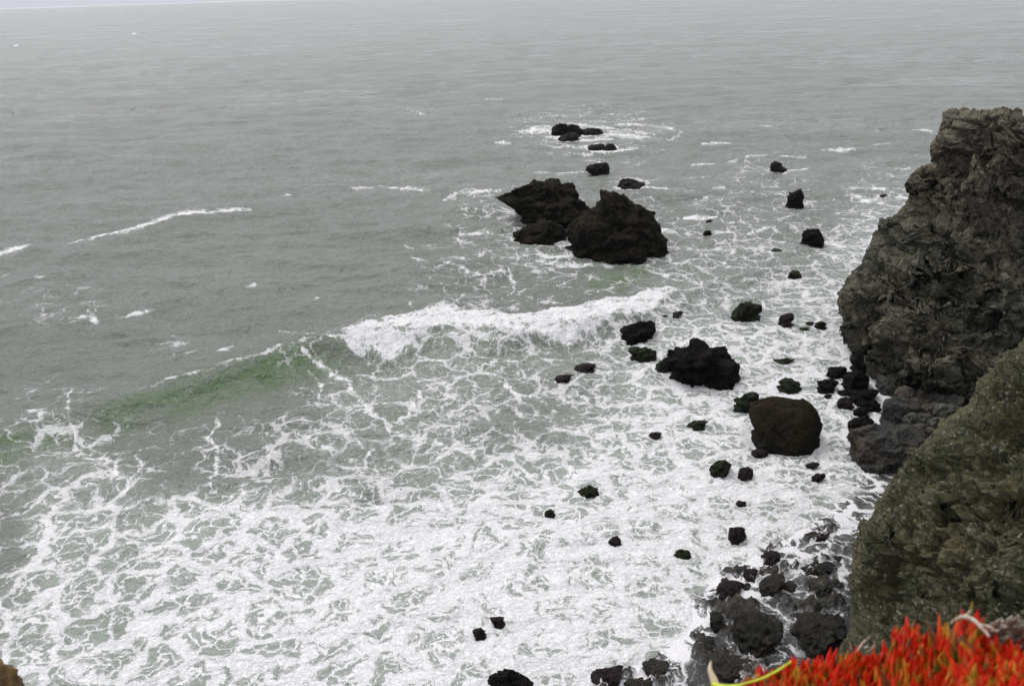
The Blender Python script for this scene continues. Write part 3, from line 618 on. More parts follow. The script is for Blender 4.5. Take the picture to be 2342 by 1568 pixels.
# polyline, half width, coverage reached
STROKES = [
 ([(165,560),(215,548),(260,536),(330,522),(400,503),(480,491),(575,484)], 5, .95),
 ([(230,543),(300,528),(380,508),(430,498)], 6, 1.0),
 ([(-20,590),(20,578),(65,564)], 8, 1.0), ([(0,628),(30,620)], 3, .7),
 ([(865,426),(900,431),(930,433),(990,437)], 3.5, .95), ([(800,432),(850,433)], 2.5, .8), ([(640,447),(665,446)], 2, .6),
 ([(1010,455),(1050,444),(1100,440),(1145,437)], 3.5, .9), ([(1150,436),(1180,430)], 3, .6), ([(1100,470),(1140,462)], 3, .6),
 ([(940,588),(975,596)], 3, .8), ([(1000,600),(1050,612),(1105,628)], 3.5, .85), ([(1040,545),(1090,560),(1060,575)], 3, .7), ([(925,560),(950,568)], 2, .6),
 ([(150,732),(190,725),(218,735),(200,712)], 4, .85), ([(265,722),(310,715),(352,708)], 3, .8), ([(712,683),(722,681)], 3, .9), ([(400,832),(430,818),(455,812)], 3.5, .75),
 ([(95,722),(110,715),(118,730)], 3, .7), ([(500,830),(540,815)], 3, .6), ([(80,640),(110,636)], 2.5, .7), ([(560,660),(600,655)], 2, .6), ([(1110,228),(1150,230)], 2, .7),
 ([(30,104),(45,105)], 1.5, .95), ([(300,77),(312,77)], 1.2, .95), ([(930,250),(990,262)], 1.2, .6),
 ([(1133,327),(1168,328)], 3.5, 1.0), ([(1190,300),(1225,297),(1265,300)], 4, .95), ([(1195,298),(1240,291),(1262,291)], 2.5, .8),
 ([(1235,310),(1290,320),(1330,322),(1400,316)], 6, 1.0), ([(1330,310),(1400,306),(1460,314),(1480,312)], 6, .95), ([(1380,300),(1440,297),(1480,308)], 3, .8),
 ([(1310,286),(1370,290),(1440,292)], 3, .8), ([(1410,283),(1470,282)], 2.5, .85), ([(1480,284),(1530,291),(1555,302),(1550,312),(1530,318)], 2.5, .75),
 ([(1325,338),(1380,346),(1445,342)], 4.5, 1.0), ([(1230,336),(1300,342)], 2.5, .6), ([(1300,352),(1350,354)], 2.5, .6),
 ([(1345,366),(1370,372)], 3, .85), ([(1225,395),(1285,392),(1335,388)], 3, .6), ([(1400,430),(1440,437),(1480,431),(1520,434)], 3.5, .8), ([(1420,372),(1460,374),(1480,368)], 2, .7),
 ([(1880,345),(1930,344),(1975,340)], 3, .9), ([(1580,380),(1610,379),(1640,378)], 3.5, .95), ([(1640,378),(1690,373)], 2.5, .6), ([(1700,365),(1760,362),(1850,366)], 2.5, .85),
 ([(1740,385),(1790,392),(1845,388)], 4, .8), ([(1610,330),(1670,327)], 2.5, .8), ([(2090,298),(2145,304)], 3, .85), ([(1735,287),(1780,288)], 2, .8), ([(1970,300),(2010,298)], 1.5, .6),
 ([(1930,435),(1990,432),(2050,440)], 3.5, .85), ([(1935,440),(1980,456),(2030,468)], 4, .8), ([(2050,445),(2070,455)], 5, .9), ([(2090,383),(2060,392)], 3, .6), ([(2000,330),(2050,328)], 2.5, .6),
 ([(1560,495),(1600,500),(1645,497)], 6, .95), ([(1515,520),(1555,526)], 6, .95), ([(1630,430),(1660,428)], 3, .9), ([(1560,410),(1620,405)], 2, .5), ([(1570,560),(1640,575),(1700,585)], 4, .75),
 ([(1540,600),(1620,590),(1680,610)], 4, .75), ([(1700,540),(1760,520),(1800,540)], 4, .7), ([(1850,545),(1920,560),(1960,570)], 8, .85), ([(1900,590),(1950,600)], 8, .85), ([(1990,500),(1960,520)], 6, .85),
 ([(1800,640),(1860,660),(1900,650)], 7, .85), ([(1850,700),(1900,720)], 6, .8), ([(1520,630),(1560,650),(1600,655)], 6, .85),
 ([(1205,583),(1260,592),(1330,583),(1360,592)], 11, 1.0), ([(1150,540),(1180,552),(1250,568),(1290,566)], 6, .95), ([(1050,538),(1110,534),(1170,545)], 4, .8),
 ([(1145,478),(1190,505),(1230,520)], 7, .75), ([(1297,540),(1296,575)], 6, .9), ([(1225,600),(1290,612),(1360,610)], 7, .8), ([(1150,610),(1180,640),(1160,680)], 4, .7), ([(1525,575),(1530,590)], 8, .8),
 ([(1050,480),(1070,500)], 3, .6), ([(980,510),(1010,500)], 2, .5),
 ([(690,830),(750,848),(800,872),(832,905),(828,945),(870,958)], 8, .9), ([(790,940),(850,945)], 7, .8),
 ([(700,850),(740,880),(720,905),(760,925)], 4, .7), ([(925,862),(950,905),(935,950),(900,965)], 6, .8), ([(870,960),(900,985),(980,1000),(1010,1025),(960,1030)], 8, .85),
 ([(1120,850),(1150,880),(1130,905),(1060,915)], 6, .8), ([(1150,880),(1230,905),(1290,930)], 6, .75), ([(1290,905),(1380,900)], 6, .8), ([(1050,910),(1000,925),(960,950)], 5, .75),
 ([(870,1020),(840,1045),(855,1070),(900,1095)], 7, .85), ([(640,970),(700,1010),(760,1020),(800,1040),(850,1040)], 4, .75), ([(1010,1020),(1080,1050),(1130,1080),(1170,1090)], 6, .85),
 ([(170,900),(165,960),(175,1010),(200,1045),(250,1060),(260,1100),(310,1090),(330,1020)], 6, .85), ([(60,960),(120,975),(190,975)], 4, .7), ([(260,1040),(310,1035)], 4, .75),
 ([(495,960),(485,1005),(495,1050),(480,1090),(495,1130)], 5, .85), ([(560,1000),(600,990),(640,1010)], 3, .7), ([(600,1010),(605,1060),(590,1110)], 3, .7), ([(210,1000),(225,1040)], 3, .6),
 ([(115,1150),(95,1210),(100,1250),(150,1290),(145,1340),(60,1400),(20,1440)], 14, .92), ([(310,1090),(300,1120),(250,1170),(240,1220),(190,1260)], 9, .85), ([(215,1290),(210,1360),(280,1370)], 8, .85),
 ([(275,1350),(255,1420),(265,1480),(235,1570)], 12, .95), ([(0,1380),(30,1460),(10,1560)], 12, .9),
 ([(395,1160),(440,1150),(520,1165),(560,1190),(600,1170)], 9, .95), ([(690,1140),(760,1115),(820,1130),(900,1170),(1000,1130),(1100,1110),(1180,1095),(1220,1075)], 9, .95), ([(520,1110),(600,1130),(680,1150)], 5, .8),
 ([(720,812),(600,838),(500,868),(400,892),(320,918)], 3, .62), ([(740,810),(790,812),(830,820)], 5, .9), ([(100,850),(110,870)], 3, .5),
 ([(640,745),(700,755),(740,770)], 4, .5), ([(700,775),(760,768),(800,760)], 4, .6), ([(920,690),(950,705)], 3, .6), ([(1230,690),(1290,700)], 3, .55), ([(1360,640),(1330,670)],3,.4),
]
BREAK = np.array([(775,806),(800,780),(850,752),(900,730),(960,708),(1010,696),(1060,712),(1100,716),(1180,728),(1250,728),(1350,704),(1450,690),(1505,670),(1535,668),(1550,682),(1530,704),(1480,734),(1420,748),(1380,768),(1300,792),(1240,800),(1180,798),(1080,790),(1000,800),(940,822),(880,830),(820,820)], float)
GREENS = [([(1370,650),(1420,640),(1480,622)], 24, .7), ([(1400,680),(1440,665)], 12, .6), ([(880,960),(960,955)], 22, .4), ([(1000,500),(1090,500)], 22, .3), ([(1080,850),(1130,845)], 22, .4)]
SHOAL = [([(745,1070),(800,1066)], 9, .75), ([(820,1135),(880,1140)], 12, .4), ([(1100,1000),(1150,995)], 14, .35), ([(1160,965),(1190,962)], 8, .3), ([(1060,1195),(1100,1200)], 8, .6), ([(1530,870),(1530,872)], 6, .3),
         ([(1470,995),(1530,997)], 9, .5), ([(1790,575),(1770,570)], 5, .4), ([(1160,1392),(1140,1388)], 10, .5), ([(1880,830),(1950,800)], 9, .5), ([(1950,1110),(2010,1130)], 14, .6), ([(1760,685),(1775,690)], 5, .6),
         ([(1640,750),(1700,745)], 5, .3), ([(1850,1075),(1900,1090)], 10, .4), ([(1230,1225),(1260,1228)], 6, .35), ([(1280,440),(1300,440)], 5, .3), ([(1030,1205),(1060,1203)], 5, .5)]
def stroke(x, y, pts, wd, soft=1.0, ysc=1.7):
    P = np.stack([x, y * ysc], 1); L = np.array(pts, float) * (1, ysc)
    out = np.zeros(len(x)); pad = wd * 6 + 25
    m_ = (x > L[:, 0].min() - pad) & (x < L[:, 0].max() + pad) & (P[:, 1] > L[:, 1].min() - pad) & (P[:, 1] < L[:, 1].max() + pad)
    if not m_.any(): return out
    d, arc = seg_dist(P[m_], L); d = np.abs(d); tot = np.hypot(*np.diff(L, axis=0).T).sum() + 1e-6
    w_ = wd * (.45 + .85 * np.sin(np.pi * np.clip(arc / tot, .06, .94)))
    out[m_] = np.exp(-(d / w_) ** 2 * .8); return out
def in_poly(x, y, P):
    c = np.zeros(len(x), bool)
    for a, b in zip(P, np.roll(P, -1, 0)):
        c ^= ((a[1] > y) != (b[1] > y)) & (x < (b[0] - a[0]) * (y - a[1]) / (b[1] - a[1] + 1e-12) + a[0])
    return c
CRESTS = [  # crest line in the picture, height, front width, back width
 ([(-260,1100),(0,1012),(200,950),(400,893),(600,845),(720,818),(800,806),(1000,790),(1200,785),(1350,755),(1450,725),(1560,685)], 2.0, 2.4, 7.0),
 ([(880,560),(950,530),(1050,495),(1150,470)], .8, 2.5, 7.0), ([(-50,600),(60,575),(170,562),(330,528),(480,498),(600,488)], .6, 3.0, 9.0),
 ([(1600,390),(1750,370),(1900,372),(2050,380)], .5, 4.0, 9.0), ([(1380,655),(1450,640),(1500,620)], .5, 2.0, 3.0), ([(1300,1110),(1500,1150),(1800,1180)], .12, 1.0, 2.0)]
def sea_fields(P):
    """P: points on the still sea (z = 0). foam coverage, green, shoal, breaker mask, wave height"""
    x, y = to_px(P)
    X, Y = P[:, 0], P[:, 1]; R = np.hypot(X, Y)
    # uneven edges: the map is warped by noise measured in metres
    k = np.clip(F / np.maximum(R, 30) , 0, 60)
    wx = fbm(n2(X * .22, Y * .22, 1.5), 4, .6); wy = fbm(n2(X * .22, Y * .22, 8.5), 4, .6)
    s_ = 1.3 * k; xw = x + wx * s_ ; yw = y + wy * s_ * np.clip(CAM_H / R, .03, 1)
    cov = grid_lookup(xw, yw) / 9.0 * .925
    cov = np.where((yw < 0) , 0, cov)
    for pts, wd, c in STROKES:
        s = stroke(xw * .55 + x * .45, yw * .6 + y * .4, pts, wd)
        cov = np.maximum(cov, s * c * .98)
    br = np.zeros(len(x)); near = (x > 700) & (x < 1700) & (y > 600) & (y < 900)
    xn, yn = (xw * .6 + x * .4)[near], (yw * .7 + y * .3)[near]
    ins = in_poly(xn, yn, BREAK); dd, _ = seg_dist(np.stack([xn, yn * 1.6], 1), np.vstack([BREAK, BREAK[:1]]) * (1, 1.6))
    dd = np.abs(dd) * np.where(ins, 1, -1); br[near] = sstep(-6, 16, dd)
    hole = fbm(n2(X * .5, Y * .9, 4.4), 4, .6)
    left = sstep(1250, 900, x) * sstep(790, 740, y)
    th = fbm(n2(X * .35, Y * 1.1, 3.3), 4, .6)
    cov = np.maximum(cov, br * (1.10 - .42 * left * sstep(-.15, .4, hole) - .22 * sstep(0, .5, th)))
    g = np.zeros(len(x)); sh = np.zeros(len(x))
    for pts, wd, c in GREENS: g = np.maximum(g, c * stroke(xw * .5 + x * .5, yw * .7 + y * .3, pts, wd))
    Lc = on_ground(*np.array(CRESTS[0][0], float).T)[:, :2]; dc, _ = seg_dist(P[:, :2], Lc)
    along = np.interp(x, [-50, 0, 90, 170, 260, 380, 560, 700, 780, 900, 1150, 1350], [1.0, 1.0, .8, .4, .55, .8, 1.0, .9, .5, .35, .25, 0])
    g = np.maximum(g, along * np.exp(-((dc - 1.5) / np.where(dc < 1.5, 1.3, 4.0)) ** 2) * .95 * (np.abs(y - 850) < 260))  # tint along the crest front, standing in for light transmitted through the wave
    for pts, wd, c in SHOAL: sh = np.maximum(sh, c * stroke(xw * .5 + x * .5, yw * .5 + y * .5, pts, wd))
    for fx, fy, a, T, ring, dx, dy in FOOT:
        if ring <= 0: continue
        m_ = (np.abs(X - fx) < a + 6) & (np.abs(Y - fy) < a + 6)
        if not m_.any(): continue
        ex, ey = X[m_] - fx, Y[m_] - fy; al = ex * dx + ey * dy; ac = ex * dy - ey * dx
        d = np.hypot(ac / a, al / max(T, .3)) ; d = (d - 1) * (a + T) / 2
        cc = ring * 1.15 * np.exp(-(np.maximum(d, 0) / (.5 + .12 * a)) ** 1.3)
        cov[m_] = np.maximum(cov[m_], np.maximum(cov[m_], .1) * .5 + cc)
    return x, y, cov, g, sh, br

def heights(P, x, y, cov, br, shoredamp):
    X, Y = P[:, 0], P[:, 1]; R = np.hypot(X, Y)
    h = np.zeros(len(X))
    for pts, A, wf, wb in CRESTS:
        L = on_ground(*np.array(pts, float).T)[:, :2]; d, arc = seg_dist(P[:, :2], L)   # right side of a line going +X is -Y: the camera side
        tot = np.hypot(*np.diff(L, axis=0).T).sum()
        w_ = np.where(d > 0, wf, wb); e_ = np.sin(np.pi * np.clip(arc / tot, 0.02, .98)) ** .5
        h = np.maximum(h, A * e_ * np.exp(-(d / w_) ** 2))
    calm = 1 - .55 * sstep(.3, .8, cov)
    fadeA = sstep(420, 160, R); fadeB = sstep(1500, 500, R); fadeC = sstep(170, 90, R)
    sw = fbm(n2(X * .045 + Y * .012, Y * .09, 2.2), 2) * .95 * fadeB
    ch = fbm(n2(X * .20 + Y * .05, Y * .34, 6.1), 5, .58) * .40 * fadeA
    fc = ridged(n2(X * 1.1, Y * 1.5, 9.1), 3, .55) * .05 * fadeC
    lump = (fbm(n2(X * .6, Y * .9, 12.0), 5, .6) + .25) * .34 * br + .30 * br
    return (h + (sw + ch + fc) * calm) * shoredamp + lump

def build_sea():
    nr, nc = 860, 1180
    dep = np.concatenate([np.linspace(math.radians(56), math.radians(.9), nr - 30), np.geomspace(math.radians(.87), math.radians(.07), 30)])
    az = np.linspace(math.radians(-50), math.radians(50), nc)
    R = CAM_H / np.tan(dep); RR, AZ = np.meshgrid(R, az, indexing='ij')
    P = np.stack([RR * np.sin(AZ), RR * np.cos(AZ), np.zeros_like(RR)], -1).reshape(-1, 3)
    x, y, cov, g, sh, br = sea_fields(P)
    s, _ = seg_dist(P[:, :2], SHORE)
    damp = sstep(1.0, -14.0, s) * .95 + .05
    P[:, 2] = heights(P, x, y, cov, br, damp) - np.where(s > 0, np.clip(s, 0, 1.5) * .4, 0)
    o = mesh_np('sea', P, grid_quads(nr, nc), M['water'], True, dict(foam=cov, green=g, shoal=sh))
    tag(o, kind='structure')
build_sea()

REEFS = [([(1640,1385),(1700,1400),(1760,1440)], 40, 1), ([(1650,1430),(1740,1480)], 34, 1), ([(1830,1400),(1900,1390)], 34, 1), ([(1860,1440),(1910,1470)], 22, .9), ([(1730,1340),(1800,1310)], 26, .9),
         ([(1830,1300),(1900,1285)], 20, .9), ([(1850,1340),(1900,1350)], 22, .9), ([(1640,1500),(1720,1530),(1700,1570)], 40, 1), ([(1590,1450),(1620,1520)], 26, .8), ([(1480,1530),(1540,1560)], 26, .9), ([(1360,1570),(1440,1545)], 22, .9),
         ([(1650,1320),(1700,1300)], 18, .8), ([(1740,1270),(1790,1250)], 14, .8), ([(1850,1230),(1900,1215)], 14, .8), ([(1770,1370),(1800,1380)], 12, .8)]
def build_beach():
    xs = np.arange(0, 70, .14); ys = np.arange(26, 112, .16)
    YY, XX = np.meshgrid(ys, xs, indexing='ij')
    P = np.stack([XX.ravel(), YY.ravel(), np.zeros(XX.size)], -1)
    x, y, cov, g, sh, br = sea_fields(P)
    s, _ = seg_dist(P[:, :2], SHORE)
    z = beach_z(P[:, :2])
    z += .10 * sstep(.5, 3, s) * ridged(n2(P[:, 0] * .9, P[:, 1] * .9, 5.0), 4, .6) * sstep(.1, .5, fbm(n2(P[:, 0] * .18, P[:, 1] * .18, 7.7), 2) + .35)
    reef = np.zeros(len(x))
    wx = fbm(n2(P[:, 0] * .8, P[:, 1] * .8, 2.2), 4, .6) * 22; wy = fbm(n2(P[:, 0] * .8, P[:, 1] * .8, 6.2), 4, .6) * 16
    for pts, wd, c in REEFS: reef = np.maximum(reef, c * stroke(x + wx, y + wy, pts, wd * .72, ysc=1.4))
    rg_ = ridged(n2(P[:, 0] * 1.5, P[:, 1] * 1.5, 1.0), 4, .62)
    reef = sstep(.36, .62, reef + .22 * rg_ - .05) * sstep(-1.5, 0, s)
    f1, f2 = worley(n2(P[:, 0] * 2.2 + wx * .02, P[:, 1] * 2.2, .5))
    z = z + reef * (.10 + .30 * rg_ + .25 * np.clip(f2 - f1, 0, .5)) + reef * .12 * ridged(n2(P[:, 0] * 4, P[:, 1] * 4, 2.0), 2)
    P[:, 2] = z
    cov = np.maximum(cov * 1.15 * sstep(20, 1, s), 0) * (1 - .8 * reef)
    o = mesh_np('beach', P, grid_quads(len(ys), len(xs)), M['beach'], True, dict(foam=cov, reef=reef))
    tag(o, kind='structure')
build_beach()

# ------------------------------------------------------------------ headland and lichen slope: surfaces with their own distances
def surface(name, sil, right_px, dist_sil, dist_right, rows, ncol, mat, bumps, amp, label, group=None, top_back=None, wrapd=(3, 10, 26), freq=1.0, mid=0.0):
    """sil: [(y, x)] left outline; dist_*: [(y, distance)]; columns run from behind, round the outline, across the face"""
    ys = rows; sx_ = np.interp(ys, [a[0] for a in sil], [a[1] for a in sil])
    ds = np.interp(ys, [a[0] for a in dist_sil], [a[1] for a in dist_sil]); dr = np.interp(ys, [a[0] for a in dist_right], [a[1] for a in dist_right])
    t = np.linspace(0, 1, ncol) ** 1.15
    PX = sx_[:, None] + (right_px - sx_)[:, None] * t[None]; PY = np.tile(ys[:, None], (1, ncol))
    D = ds[:, None] + (dr - ds)[:, None] * (t[None] ** .8) - mid * np.sin(np.pi * np.clip(t[None] * 1.6, 0, 1))
    # round the outline: distance falls quickly from the edge to the face
    D = D + 2.6 * np.exp(-((PX - sx_[:, None]) / 18.0))
    for bx, by, br_, ba in bumps:
        q = ((PX - bx) ** 2 + ((PY - by) * 1.1) ** 2) / br_ ** 2
        D = D - ba * np.sqrt(np.clip(1 - q, 0, 1))
    # columns behind
    nb = 26; k = np.linspace(1, 0, nb, endpoint=False)
    BX = sx_[:, None] + 4 + 170 * k[None] ** 1.5; BY = np.tile(ys[:, None], (1, nb)); BD = D[:, :1] + .3 + wrapd[2] * k[None] ** 1.0
    PX = np.concatenate([BX, PX], 1); PY = np.concatenate([BY, PY], 1); D = np.concatenate([BD, D], 1)
    if top_back:
        nb2 = 24; k = np.linspace(1, 0, nb2, endpoint=False)[:, None]
        TX = PX[:1] + 0 * k; TY = PY[:1] + top_back[0] * k ** 1.2; TD = D[:1] + top_back[1] * k
        PX = np.concatenate([TX, PX]); PY = np.concatenate([TY, PY]); D = np.concatenate([TD, D])
    P = at_dist(PX, PY, D); nr, nc = PX.shape
    gu = np.gradient(P, axis=1); gv = np.gradient(P, axis=0); nrm = np.cross(gv, gu)
    nrm /= np.linalg.norm(nrm, axis=-1)[..., None] + 1e-9
    V = P.reshape(-1, 3); nn = nrm.reshape(-1, 3)
    toc = CP - V; sg = np.sign((nn * toc).sum(1)); face = np.median(sg); nn = nn * face
    q = V * freq
    wrp = np.stack([perlin(q * .3 + 3), perlin(q * .3 + 7), perlin(q * .3 + 11)], 1) * .8
    f1, f2 = worley((q + wrp * 2.0) * .15 + 3.3); pil = 1.7 * np.clip(f2 - f1, 0, .5) - .5
    d = pil + 1.5 * ridged(q * .10 + 2, 3, .5) + .9 * ridged((q + wrp) * np.array([.35, .35, .5]), 5, .55) - .9
    f1, f2 = worley((q + wrp * 1.5) * .42)
    d += .7 * np.clip(f2 - f1, 0, .45) - .15
    f1, f2 = worley((q + wrp) * 1.3); d += .22 * np.clip(f2 - f1, 0, .45)
    d += .10 * fbm(q * 3.0, 3, .6)
    d += .40 * facet(q + wrp * .8, .22) + .55 * facet(q + wrp * .4, .6) + .42 * facet(q, 1.7)
    px_, py_ = to_px(V); ed = np.clip((px_ - np.interp(py_, [a[0] for a in sil], [a[1] for a in sil])) / 60, 0, 1); tp = np.clip((py_ - rows[0]) / 40, 0, 1); d = (d + .35) * (.30 + 1.25 * ed * (.3 + .7 * tp)) - .2
    V = V + nn * (d * amp)[:, None]
    Q = grid_quads(nr, nc)
    if face < 0: Q = Q[:, ::-1]
    o = mesh_np(name, V, Q, mat, True); tag(o, label, 'cliff', group)
    return o
HS = [(262,2160),(300,2152),(346,2135),(378,2135),(388,2096),(396,2086),(422,2068),(440,2078),(476,2058),(494,2040),(500,2013),(512,2003),(534,2004),(566,1990),(606,1968),(620,1941),(646,1923),(671,1910),(696,1909),(718,1914),(750,1919),(768,1914),(799,1948),(830,1950),(853,1972),(889,2004),(920,2049),(1000,2120)]
surface('headland', HS, 2620,
        [(262,101),(346,100),(391,99),(440,98),(503,96),(560,95),(606,93),(671,90),(720,88.5),(770,87.5),(850,83),(900,80.5),(1000,77)],
        [(262,97),(440,93),(606,87),(700,84),(770,83),(850,80),(900,78),(1000,75)], np.linspace(268, 1000, 520), 420, M['head'],
        [(2060,730,60,2.2),(2130,770,95,3.0),(1990,690,75,1.6),(2030,640,60,1.5),(2110,640,90,1.6),(2230,330,130,1.5),(2330,700,55,2.0),(2180,560,80,1.2),(2050,840,70,1.6),(2120,860,60,1.5),(2090,420,40,1.2),(2015,512,20,1.0)],
        .72, 'tall dark rocky headland with a flat square top and pale bird stains', top_back=(26, 26), mid=1.0)
SS = [(480,2640),(600,2520),(700,2410),(770,2345),(796,2326),(826,2287),(860,2252),(890,2225),(924,2211),(954,2164),(998,2124),(1032,2090),(1077,2068),(1101,2031),(1155,2006),(1190,1986),(1224,1954),(1269,1950),(1318,1942),(1377,1942),(1431,1937),(1475,1918),(1550,1890),(1800,1800)]
surface('lichen_slope', SS, 2860,
        [(480,52),(796,48),(1000,47),(1100,46.5),(1224,45.2),(1318,44.5),(1377,43.4),(1431,42),(1475,40.6),(1600,37),(1800,33)],
        [(480,42),(796,40),(1100,36),(1431,31),(1600,27),(1800,23)], np.linspace(480, 1760, 620), 420, M['spur'],
        [(2330,1110,70,.9),(2250,1290,80,.6),(2120,1190,60,.5)],
        .36, 'olive green lichen-covered rock slope with pale flecks, in front of the headland', freq=1.7, mid=.5)

# ------------------------------------------------------------------ clifftop with ice plants (near)
def leaf_material():
    N = NT('ice_plant_leaf'); col = N.attr('leafcol', 'Color'); p = N.pos()
    v = N.lin(N.noise(p, 60, 3), .3, .7, .75, 1.2)
    N.set(base=N.vmath('SCALE', col, sc_=v), rough=.42, sub=.0, spec=.4); return N.m
M['leaf'] = leaf_material()
def simple(name, c1, c2, scale=40, rough=.7, bump=.004):
    N = NT(name); p = N.pos(); n = N.noise(p, scale, 5, .65)
    N.set(base=N.mix(N.ss(n, .35, .65), c1, c2), rough=rough, normal=N.bump(n, bump, 1.0)); return N.m
M['soil'] = simple('clifftop_soil', (.020, .014, .009), (.055, .040, .026), 30, .95, .02)
M['dry'] = simple('dead_grey_wood', (.16, .13, .105), (.34, .29, .25), 90, .85, .002)
M['twig'] = simple('pale_twig', (.30, .24, .20), (.55, .46, .40), 80, .7, .002)
M['stalk'] = simple('yellow_green_stalk', (.38, .50, .01), (.55, .62, .03), 60, .45, .001)
M['husk'] = simple('cream_husk', (.62, .52, .34), (.74, .66, .48), 50, .5, .001)
M['ochre'] = simple('ochre_lichen_rock', (.05, .028, .008), (.15, .088, .02), 9, .9, .02)

# mound surface: picture row -> distance from the eye along the ground
def mound_edge(px):     # top edge (root line) of the plants in the picture
    return np.interp(px, [1600,1700,1760,1850,1950,2025,2050,2085,2120,2180,2200,2228,2262,2342,2500,2700], [1620,1566,1552,1538,1520,1510,1468,1462,1484,1486,1440,1440,1480,1490,1480,1460])
def mound_pt(px, s):
    """s = 0 at the far edge, 1 well below the picture"""
    y0 = mound_edge(px); py = y0 + s * 420
    return at_dist(px, py, 2.05 - 1.0 * s + .10 * np.sin(px * .013))
def build_mound():
    pxs = np.linspace(1450, 2900, 150); ss_ = np.linspace(0, 1, 60)
    S, PXX = np.meshgrid(ss_, pxs, indexing='ij')
    P = mound_pt(PXX.ravel(), S.ravel()).reshape(60, 150, 3)
    P[..., 2] += .02 * fbm(P.reshape(-1, 3) * 7, 3).reshape(60, 150) - .012
    back = P[:1].copy(); rows = []
    for k in (1.0, .6, .35, .15):                      # the far side falls away steeply
        b = back.copy(); b[..., 1] += .22 * k; b[..., 2] -= 2.2 * k; rows.append(b)
    P = np.concatenate(rows + [P])
    o = mesh_np('clifftop_ground', P.reshape(-1, 3), grid_quads(P.shape[0], P.shape[1]), M['soil']); tag(o, kind='structure')
build_mound()
def leaf_mesh(base, direction, bend, length, width, nseg=5, nside=5):
    """plump three-angled leaf, returns verts, quads, position along"""
    d = direction / np.linalg.norm(direction); a = np.cross(d, [0.3, .9, .2]); a /= np.linalg.norm(a); b = np.cross(d, a)
    V = []; T = []
    prof = [.75, 1.0, 1.0, .86, .55, .10]
    for i in range(nseg + 1):
        t = i / nseg; c = base + d * length * t + bend * length * t * t
        for j in range(nside):
            an = 2 * math.pi * j / nside; V.append(c + (a * math.cos(an) * 1.0 + b * math.sin(an) * .8) * width * .5 * prof[i]); T.append(t)
    Q = [(i * nside + j, i * nside + (j + 1) % nside, (i + 1) * nside + (j + 1) % nside, (i + 1) * nside + j) for i in range(nseg) for j in range(nside)]
    return V, Q, T
def build_leaves():
    rg = random.Random(3); V = []; Q = []; C = []; off = 0
    n = 4000
    for k in range(n):
        px = rg.uniform(1690, 2480); s = rg.random() ** 1.15 * .75
        if px < 1760 and rg.random() < .35: continue
        # gap of dark twigs
        if 2205 < px < 2262 and .03 < s < .1: continue
        if px > 2290 and s < .04 and rg.random() < .8: continue
        base = mound_pt(np.array([px]), np.array([s]))[0]; base[2] -= .015
        cl = math.sin(px * .05) * .5 + math.sin(px * .021 + s * 9) * .5
        tilt = np.array([.10 * cl + rg.gauss(-.06, .17), rg.gauss(-.05, .16), 1.0])
        bend = np.array([rg.gauss(0, .08), rg.gauss(0, .08), 0.0])
        L = rg.uniform(.046, .080) * (1.0 + .18 * cl); Wd = rg.uniform(.0125, .018)
        if rg.random() < .004: L *= 1.2; Wd *= 2.1
        # taller tufts seen on the skyline
        for cx, wd_, g_ in ((2068, 40, .30), (2212, 28, .25), (2150, 40, .25), (1960, 40, .2)):
            if abs(px - cx) < wd_ and s < .12: L *= 1 + g_ * (1 - abs(px - cx) / wd_)
        v, q, t = leaf_mesh(base, tilt, bend, L, Wd)
        t = np.array(t)[:, None]
        hue = rg.random()
        red = np.array([.60, .018, .006]) if hue < .6 else np.array([.70, .06, .010]) if hue < .86 else np.array([.50, .25, .02])
        grn = np.array([.13, .16, .018]) if rg.random() < .6 else np.array([.30, .12, .012])
        if rg.random() < .05: red = np.array([.20, .10, .05]); grn = np.array([.14, .09, .05])
        sw = rg.uniform(.15, .55) if rg.random() < .68 else rg.uniform(.55, .95)
        f = sstep(sw - .25, sw + .25, t); c = grn * (1 - f) + red * f
        V += v; C.append(c); Q.append(np.array(q) + off); off += len(v)
    o = mesh_np('ice_plant_mat', np.array(V), np.vstack(Q), M['leaf'], True, dict(leafcol=np.vstack(C)))
    tag(o, 'carpet of red and orange succulent ice plant leaves at the cliff edge', 'ice plant', kind='stuff')
build_leaves()

def tube(pts, radii, ns=8):
    pts = [np.array(p, float) for p in pts]; V = []; n = len(pts)
    for i, p in enumerate(pts):
        d = pts[min(i + 1, n - 1)] - pts[max(i - 1, 0)]; d /= np.linalg.norm(d) + 1e-9
        a = np.cross(d, [.2, .3, .93]); a /= np.linalg.norm(a) + 1e-9; b = np.cross(d, a)
        for j in range(ns):
            an = 2 * math.pi * j / ns; V.append(p + (a * math.cos(an) + b * math.sin(an)) * radii[i])
    return np.array(V), grid_quads(n, ns, True)
def spline(P, n):
    P = np.array(P, float); t = np.linspace(0, len(P) - 1, n); out = []
    for k in t:
        i = min(int(k), len(P) - 2); f = k - i
        p0, p1, p2, p3 = P[max(i - 1, 0)], P[i], P[i + 1], P[min(i + 2, len(P) - 1)]
        out.append(.5 * (2 * p1 + (p2 - p0) * f + (2 * p0 - 5 * p1 + 4 * p2 - p3) * f * f + (3 * p1 - p0 - 3 * p2 + p3) * f ** 3))
    return np.array(out)
def near_tube(pxs, dist, rad, n=24):
    c = spline([(x, y, d) for (x, y), d in zip(pxs, dist)], n); P = at_dist(c[:, 0], c[:, 1], c[:, 2])
    r = np.interp(np.linspace(0, 1, n), np.linspace(0, 1, len(rad)), rad); return tube(P, r)
def join(parts):
    V = []; Q = []; o = 0
    for v, q in parts: V.append(v); Q.append(q + o); o += len(v)
    return np.vstack(V), np.vstack(Q)

